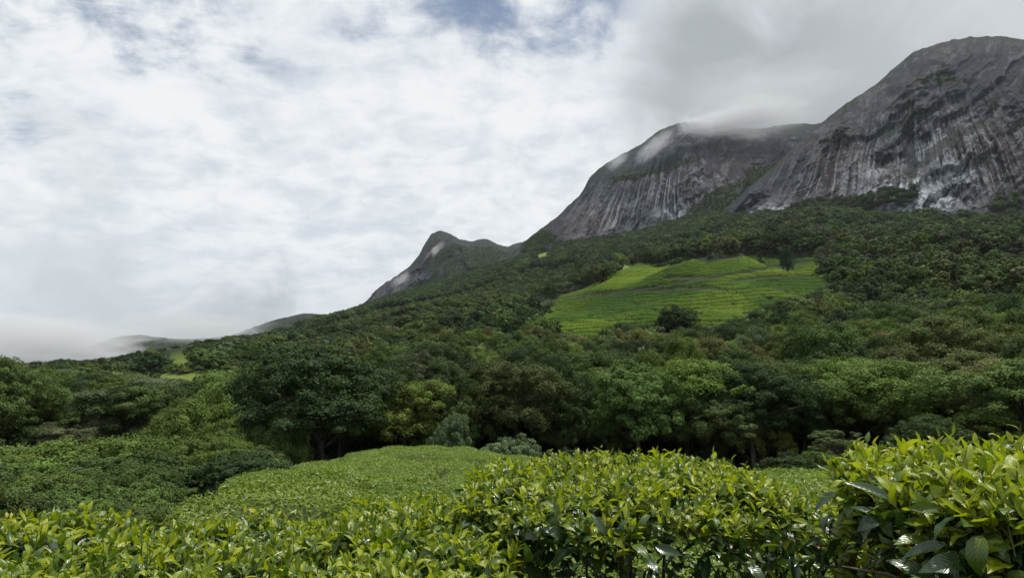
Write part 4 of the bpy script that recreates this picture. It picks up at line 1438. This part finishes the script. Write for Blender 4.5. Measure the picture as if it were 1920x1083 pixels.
def front_bush(label, cx_, cy_, ax, ay, ztop, zbot, power, nshoot, nside, ls, seed, young=0.6, fresh_side=0.2, sprawl=(), nstem=16):
    rng = np.random.RandomState(seed)
    base = np.array([cx_, cy_, float(ground_z(cx_, cy_))])
    zbot = base[2] + 0.12
    L = []          # leaves: position, direction, normal, length, kind, shape
    twigs = []

    def put(p, d, n_, ln, kind):
        L.append((p, d, n_, ln, KINDS.index(kind), rng.randint(len(SHAPES))))

    def shoot(p, d, size, fresh, nl=None):
        """a tea shoot: a thin stem with spirally set leaves, youngest at the tip"""
        nl = nl or rng.randint(4, 7)
        ln = size * rng.uniform(0.9, 1.7)
        bend = rng.normal(0, 0.18, 3)
        ks = np.linspace(0, 1, 4)[:, None]
        pts = p + d * ln * ks + bend * ln * ks ** 2 * 0.5
        twigs.append(tube(pts, size * np.array([0.030, 0.026, 0.021, 0.014]), 4))
        ph = rng.uniform(0, 6.28)
        ref = unit(np.cross(d, np.array([0.3, 0.2, 0.9]) + rng.normal(0, 0.2, 3)))
        ref2 = np.cross(d, ref)
        for i in range(nl):
            f = (i + 0.6) / nl
            q = p + d * ln * f + bend * ln * f * f * 0.5
            th = ph + i * 2.4
            o = ref * math.cos(th) + ref2 * math.sin(th)
            open_ = math.radians(np.interp(f, [0.1, 1.0], [82, 26]) + rng.normal(0, 14))
            ld_ = unit(d * math.cos(open_) + o * math.sin(open_))
            ln_leaf = size * np.interp(f, [0.1, 0.6, 1.0], [1.05, 0.95, 0.42]) * rng.uniform(0.82, 1.15)
            nrm_ = unit(d * math.sin(open_) - o * math.cos(open_) + rng.normal(0, 0.28, 3))
            u = rng.rand()
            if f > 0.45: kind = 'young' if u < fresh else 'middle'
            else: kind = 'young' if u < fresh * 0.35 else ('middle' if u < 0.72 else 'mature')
            put(q, ld_, nrm_, ln_leaf, kind)

    def surf(a, v):
        """v 0..1 over the clipped top (radius), 1..2 down the side"""
        c, s = np.cos(a), np.sin(a)
        k = (np.abs(c) ** power + np.abs(s) ** power) ** (-1.0 / power)
        if v <= 1:
            rim = 1 - max(0, v - 0.72) * 0.25
            z = ztop - 0.22 * ax * max(0, v - 0.55) ** 2 * 2.2 + 0.02 * float(vnoise(v * c * ax * 9, v * s * ay * 9, seed))
            p = np.array([cx_ + ax * k * c * v * rim, cy_ + ay * k * s * v * rim, z])
            n_ = np.array([c * 0.4 * v ** 3, s * 0.4 * v ** 3, 1.0])
        else:
            f = v - 1
            z0 = ztop - 0.22 * ax * 0.45 ** 2 * 2.2
            inset = 0.93 + 0.07 * math.sin(min(f * 3, 1.57)) - 0.30 * f ** 1.6
            p = np.array([cx_ + ax * k * c * inset, cy_ + ay * k * s * inset, z0 + (zbot - z0) * f])
            n_ = np.array([c, s, 0.35 - 0.4 * f])
        return p, unit(n_)

    for _ in range(nshoot):
        a, v = rng.uniform(0, 6.283), math.sqrt(rng.uniform(0, 1.0))
        p, n_ = surf(a, v)
        d = unit(n_ * 0.6 + np.array([0, 0, 0.6]) + rng.normal(0, 0.30, 3))
        sz_ = ls * rng.uniform(0.72, 1.12)
        shoot(p - d * sz_ * rng.uniform(0.7, 1.3), d, sz_, young)
        if rng.rand() < 0.55:      # older leaves below the plucking table
            q = p - n_ * rng.uniform(0.03, 0.09) + rng.normal(0, 0.02, 3)
            ld_ = unit(np.array([rng.normal(), rng.normal(), rng.normal(-0.1, 0.35)]))
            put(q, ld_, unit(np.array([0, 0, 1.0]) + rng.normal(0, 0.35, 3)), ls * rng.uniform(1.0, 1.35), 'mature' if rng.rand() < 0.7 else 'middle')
    for _ in range(nside):
        a, f = rng.uniform(0, 6.283), rng.beta(1.1, 1.3)
        p, n_ = surf(a, 1 + f)
        # fewer leaves low down, where the frame of stems shows
        if rng.rand() < 0.40 * f: continue
        if rng.rand() < fresh_side * (1.2 - f):
            d = unit(n_ * 0.9 + np.array([0, 0, 0.7]) + rng.normal(0, 0.3, 3))
            shoot(p - n_ * 0.06, d, ls * rng.uniform(0.8, 1.15), young * 0.75)
        else:
            ld_ = unit(n_ * 0.75 + np.array([0, 0, rng.normal(-0.25, 0.45)]) + rng.normal(0, 0.55, 3))
            nn = unit(n_ * 0.6 + np.array([0, 0, 0.8]) + rng.normal(0, 0.4, 3))
            u = rng.rand()
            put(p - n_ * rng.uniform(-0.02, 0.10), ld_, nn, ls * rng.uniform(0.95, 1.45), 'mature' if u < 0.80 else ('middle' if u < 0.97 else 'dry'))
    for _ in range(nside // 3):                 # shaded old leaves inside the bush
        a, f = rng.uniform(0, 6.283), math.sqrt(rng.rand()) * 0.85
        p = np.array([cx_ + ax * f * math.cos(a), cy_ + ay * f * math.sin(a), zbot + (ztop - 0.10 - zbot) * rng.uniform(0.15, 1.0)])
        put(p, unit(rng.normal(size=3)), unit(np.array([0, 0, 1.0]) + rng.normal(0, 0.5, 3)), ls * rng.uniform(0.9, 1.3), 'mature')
    for (p0, p1, cnt, kind) in sprawl:          # long shoots reaching out of the bush
        p0, p1 = np.array(p0), np.array(p1)
        ks = np.linspace(0, 1, 6)[:, None]
        pts = p0 + (p1 - p0) * ks + np.array([0, 0, 0.04]) * np.sin(ks * 3.14)
        twigs.append(tube(pts, np.linspace(0.0035, 0.0018, 6), 5))
        d = unit(p1 - p0)
        for i in range(cnt):
            f = 0.25 + 0.75 * (i + 0.5) / cnt
            th = i * 2.6 + rng.uniform(-0.5, 0.5)
            s1 = unit(np.cross(d, np.array([0, 0, 1.0])))
            ld_ = unit(d * 0.7 + s1 * math.cos(th) * 0.9 + np.array([0, 0, 0.35 * math.sin(th)]))
            put(p0 + (p1 - p0) * f, ld_, unit(np.array([0, -0.35, 1.0]) + rng.normal(0, 0.25, 3)), ls * rng.uniform(0.85, 1.15) * (1 - 0.3 * (f > 0.9)), kind if rng.rand() < 0.8 else 'middle')

    P = np.array([l[0] for l in L]); D = unit(np.array([l[1] for l in L])); Nn = np.array([l[2] for l in L])
    LN = np.array([l[3] for l in L]); KD = np.array([l[4] for l in L]); SHP = np.array([l[5] for l in L])
    X = unit(np.cross(D, Nn)); Z = np.cross(X, D)
    LN = np.clip(LN, 0.02, None)
    # largest leaves in view: near, in the frame, not behind others
    mid = P + D * LN[:, None] * 0.5
    px, py = project(mid[:, 0], mid[:, 1], mid[:, 2])
    dist = np.linalg.norm(mid - np.array([0, 0, EYE]), axis=1)
    size = LN / dist * FPX
    inside = (px > -30) & (px < 1950) & (py < 1110) & (py > 0) & np.isfinite(px)
    zb = {}
    for i in np.argsort(dist):
        if not inside[i]: continue
        key = (int(px[i] // 22), int(py[i] // 16))
        zb.setdefault(key, []).append(dist[i])
    score = np.zeros(len(L))
    for i in range(len(L)):
        if not inside[i]: continue
        infront = 0
        kx, ky = int(px[i] // 22), int(py[i] // 16)
        for dx in (-1, 0, 1):
            for dy in (-1, 0, 1):
                infront += sum(1 for q in zb.get((kx + dx, ky + dy), ()) if q < dist[i] - 0.025)
        score[i] = size[i] * max(0.0, 1 - infront / 16.0)
    score[dist < 0.7] = 0
    order_ = np.argsort(-score)
    nsing = int(min(300, (score > 0).sum()))
    singles = order_[:nsing]
    rest = order_[nsing:]
    root = empty('tea_bush', tuple(base))
    tag(root, label, 'tea bush', 'tea bushes in the front row')
    for i in singles:
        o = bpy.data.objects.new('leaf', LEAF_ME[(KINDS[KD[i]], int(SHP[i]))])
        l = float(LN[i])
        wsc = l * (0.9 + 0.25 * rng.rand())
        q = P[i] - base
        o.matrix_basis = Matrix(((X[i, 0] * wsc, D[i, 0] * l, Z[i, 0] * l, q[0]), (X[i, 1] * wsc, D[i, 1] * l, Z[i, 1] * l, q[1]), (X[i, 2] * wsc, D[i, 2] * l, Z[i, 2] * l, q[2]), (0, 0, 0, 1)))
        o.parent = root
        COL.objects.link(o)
    # the rest of the leaves as one part
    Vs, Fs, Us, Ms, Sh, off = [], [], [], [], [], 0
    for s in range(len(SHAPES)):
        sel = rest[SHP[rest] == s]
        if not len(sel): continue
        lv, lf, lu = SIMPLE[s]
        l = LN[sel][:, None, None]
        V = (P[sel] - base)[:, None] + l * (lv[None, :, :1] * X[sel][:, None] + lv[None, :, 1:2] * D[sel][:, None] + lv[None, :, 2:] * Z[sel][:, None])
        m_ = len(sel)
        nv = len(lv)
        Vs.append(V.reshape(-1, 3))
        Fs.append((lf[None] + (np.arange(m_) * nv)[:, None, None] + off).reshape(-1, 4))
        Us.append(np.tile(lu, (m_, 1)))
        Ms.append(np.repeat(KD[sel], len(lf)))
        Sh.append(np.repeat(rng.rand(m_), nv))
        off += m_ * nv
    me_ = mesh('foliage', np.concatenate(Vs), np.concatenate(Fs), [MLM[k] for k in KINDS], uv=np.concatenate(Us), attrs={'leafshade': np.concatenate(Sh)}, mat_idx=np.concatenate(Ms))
    tag(add('foliage', me_, root), kind='stuff')
    if twigs:
        tv, tf_ = merge(twigs)
        tag(add('shoots', mesh('shoots', tv - base, tf_, [M_TWIG]), root), kind='stuff')
    # crooked woody stems from the root up into the table
    for i in range(nstem):
        a = rng.uniform(0, 6.283)
        f = math.sqrt(rng.rand())
        e, _n = surf(a, f * 0.98)
        e = e - np.array([0, 0, rng.uniform(0.05, 0.12)])
        s0 = np.array([cx_ + 0.25 * ax * f * math.cos(a), cy_ + 0.25 * ay * f * math.sin(a), base[2] - 0.05])
        k = np.linspace(0, 1, 9)[:, None]
        pts = s0 + (e - s0) * k + np.stack([(e - s0)[0] * 0.5 * np.sin(k[:, 0] * 3.14) * 0.6, (e - s0)[1] * 0.5 * np.sin(k[:, 0] * 3.14) * 0.6, 0 * k[:, 0]], 1)
        pts += rng.normal(0, 0.014, pts.shape) * np.sin(k * 3.14)
        prt = [tube(pts, np.linspace(0.013, 0.004, 9) * rng.uniform(0.7, 1.2), 6)]
        for b_ in range(3):
            p0 = pts[rng.randint(3, 8)]
            e2 = p0 + unit(rng.normal(0, 1, 3) * np.array([1, 1, 0.4]) + np.array([0, 0, 0.8])) * rng.uniform(0.10, 0.25)
            prt.append(tube([p0, (p0 + e2) / 2 + rng.normal(0, 0.015, 3), e2], [0.005, 0.0035, 0.002], 4))
        v_, f_ = merge(prt)
        add('stem', mesh('stem', v_ - base, f_, [M_STEM]), root)
    return root, len(L)


M_TWIG, _nt = new_mat('green_twig')
out(_nt, principled(_nt, (0.075, 0.105, 0.022, 1), 0.5, 0.35))

BUSHES = [
    ('wide flat-clipped tea bush in the front centre with bare stems showing below its dark side', 0.32, 1.90, 0.50, 0.50, 1.29, 0, 3.2, 1350, 2200, 0.049, 11, 0.62, 0.05),
    ('low bright tea bush joined to the left side of the wide centre bush', -0.26, 1.62, 0.30, 0.46, 1.205, 0, 2.8, 760, 420, 0.049, 12, 0.60),
    ('bright tea bush in the front hedge between the knoll edge and the low joined bush', -0.72, 1.52, 0.36, 0.46, 1.165, 0, 2.8, 800, 420, 0.053, 13, 0.58),
    ('tea bush at the left end of the front hedge cut by the frame', -1.34, 1.50, 0.40, 0.46, 1.17, 0, 2.8, 800, 420, 0.055, 14, 0.55),
    ('small tea bush low in the gap between the centre and the tall right bush', 1.22, 2.25, 0.36, 0.42, 1.10, 0, 2.6, 520, 420, 0.048, 16, 0.6),
]
nl = 0
for b in BUSHES:
    nl += front_bush(*b)[1]
nl += front_bush('tall leafy tea bush at the right edge with long shoots leaning left', 1.11, 1.30, 0.40, 0.44, 1.395, 0, 2.3, 950, 1700, 0.060, 15, 0.76, 0.34,
           sprawl=[((0.80, 1.15, 1.18), (0.60, 1.04, 1.25), 7, 'young'), ((0.80, 1.10, 1.15), (0.60, 1.00, 1.20), 7, 'middle'), ((0.85, 1.05, 1.10), (0.66, 0.96, 1.14), 6, 'young'),
                   ((0.84, 1.25, 1.28), (0.70, 1.25, 1.33), 6, 'mature'), ((0.9, 1.0, 1.20), (0.78, 0.94, 1.27), 6, 'young')])[1]
print('front leaves', nl)


# ------------------------------------------------------------------ low cloud and air
def mat_mist(name, dens, nscale, lo, hi, aniso=0.0, seed=0.0, stretch=(1, 1, 1)):
    m_, nt = new_mat(name)
    p = objpos(nt)
    ln_ = nt.vm('LENGTH', p)
    fall = nt.m('SUBTRACT', 1.0, ln_, clamp=True)
    mpn = nt.n('ShaderNodeMapping')
    mpn.inputs['Location'].default_value = (seed, seed * 0.7, -seed)
    mpn.inputs['Scale'].default_value = stretch
    nt.link(p, mpn.inputs[0])
    nz = nt.noise(mpn.outputs[0], nscale, 7, 0.66, 1.2)
    d = nt.step(nt.m('ADD', nz, nt.m('MULTIPLY_ADD', fall, 0.62, -0.36)), lo, hi)
    d = nt.m('MULTIPLY', nt.m('MULTIPLY', d, nt.step(ln_, 1.0, 0.3)), dens)
    v = nt.n('ShaderNodeVolumePrincipled')
    v.inputs['Color'].default_value = (0.80, 0.82, 0.85, 1)  # greyed scattering colour in place of shade from the cloud above
    nt.link(d, v.inputs['Density'])
    v.inputs['Anisotropy'].default_value = aniso
    out(nt, None, v.outputs[0])
    return m_


def ball_mesh(name, m_):
    nu, nv = 20, 11
    V = [(0, 0, -1)]
    for j in range(1, nv - 1):
        ph = -math.pi / 2 + math.pi * j / (nv - 1)
        for i in range(nu):
            V.append((math.cos(ph) * math.cos(2 * math.pi * i / nu), math.cos(ph) * math.sin(2 * math.pi * i / nu), math.sin(ph)))
    V.append((0, 0, 1))
    q, t3 = [], []
    for j in range(nv - 3):
        for i in range(nu):
            a = 1 + j * nu + i
            b = 1 + j * nu + (i + 1) % nu
            q.append((a, b, b + nu, a + nu))
    for i in range(nu):
        t3.append((0, 1 + (i + 1) % nu, 1 + i))
        e = len(V) - 1
        t3.append((e, e - nu + i, e - nu + (i + 1) % nu))
    return mesh(name, np.array(V), [np.array(q), np.array(t3)], [m_])


def mist(label, px, py, r, wpx, hpx, depth, dens, nscale, lo, hi, seed, tilt=0.0, stretch=(1, 1, 1)):
    a, sl = azt(px, py)
    a, sl = float(a), float(sl)
    x, y, z = r * math.sin(a), r * math.cos(a), EYE + r * sl
    o = add('mist', ball_mesh('mist', mat_mist('mist', dens, nscale, lo, hi, 0.0, seed, stretch)), None, (x, y, z))
    s = y / FPX
    o.scale = (wpx * s, depth, hpx * s)
    o.rotation_euler = (0, tilt, -a)
    tag(o, label, 'mist', None, 'stuff')
    return o


mist('grey cloud cap lying on the summit of the dark cliff', 1395, 222, 1570, 200, 64, 150, 0.024, 2.4, 0.33, 0.68, 3.1)
mist('broad thin grey cloud drifting behind the summit cap', 1420, 175, 2050, 330, 120, 260, 0.0045, 2.0, 0.36, 0.72, 33.3)
mist('ragged cloud shred at the left end of the summit cloud cap', 1308, 236, 1520, 70, 30, 70, 0.045, 3.0, 0.33, 0.68, 16.4, R(12))
mist('thin cloud wisp clinging to the shoulder of the dark cliff', 1228, 275, 1500, 92, 34, 60, 0.022, 3.2, 0.36, 0.72, 8.2, R(-38))
mist('small cloud wisp on the lower shoulder of the dark cliff', 1158, 302, 1440, 50, 22, 50, 0.022, 3.2, 0.36, 0.72, 5.7, R(-38))
mist('pale wisp of cloud running down the far peak', 815, 472, 1880, 48, 17, 60, 0.020, 3.0, 0.36, 0.72, 11.3, R(-48))
mist('faint wisp of cloud on the rocky slope of the far peak', 752, 524, 1760, 44, 18, 50, 0.018, 3.0, 0.36, 0.72, 14.9, R(-40))
mist('bank of low cloud filling the valley at the far left', 60, 640, 1200, 330, 95, 330, 0.020, 2.6, 0.33, 0.72, 21.5)
mist('grey low cloud rolling over the distant ridge', 370, 612, 1480, 230, 60, 250, 0.010, 2.2, 0.36, 0.72, 27.2)

hz = 6100.0
hb, ht = float(GZ.min()) - 40.0, 1150.0
me = mesh('haze', np.array([(-hz, -hz, hb), (hz, -hz, hb), (hz, hz, hb), (-hz, hz, hb), (-hz, -hz, ht), (hz, -hz, ht), (hz, hz, ht), (-hz, hz, ht)]),
          np.array([(0, 3, 2, 1), (4, 5, 6, 7), (0, 1, 5, 4), (1, 2, 6, 5), (2, 3, 7, 6), (3, 0, 4, 7)]), [], smooth=False)
mh, nt = new_mat('haze_air')
v = nt.n('ShaderNodeVolumePrincipled')
v.inputs['Color'].default_value = (0.84, 0.92, 1.0, 1)
v.inputs['Density'].default_value = 0.00003
out(nt, None, v.outputs[0])
me.materials.append(mh)
tag(add('haze', me), 'thin pale haze in the air over the valley', 'haze', None, 'stuff')
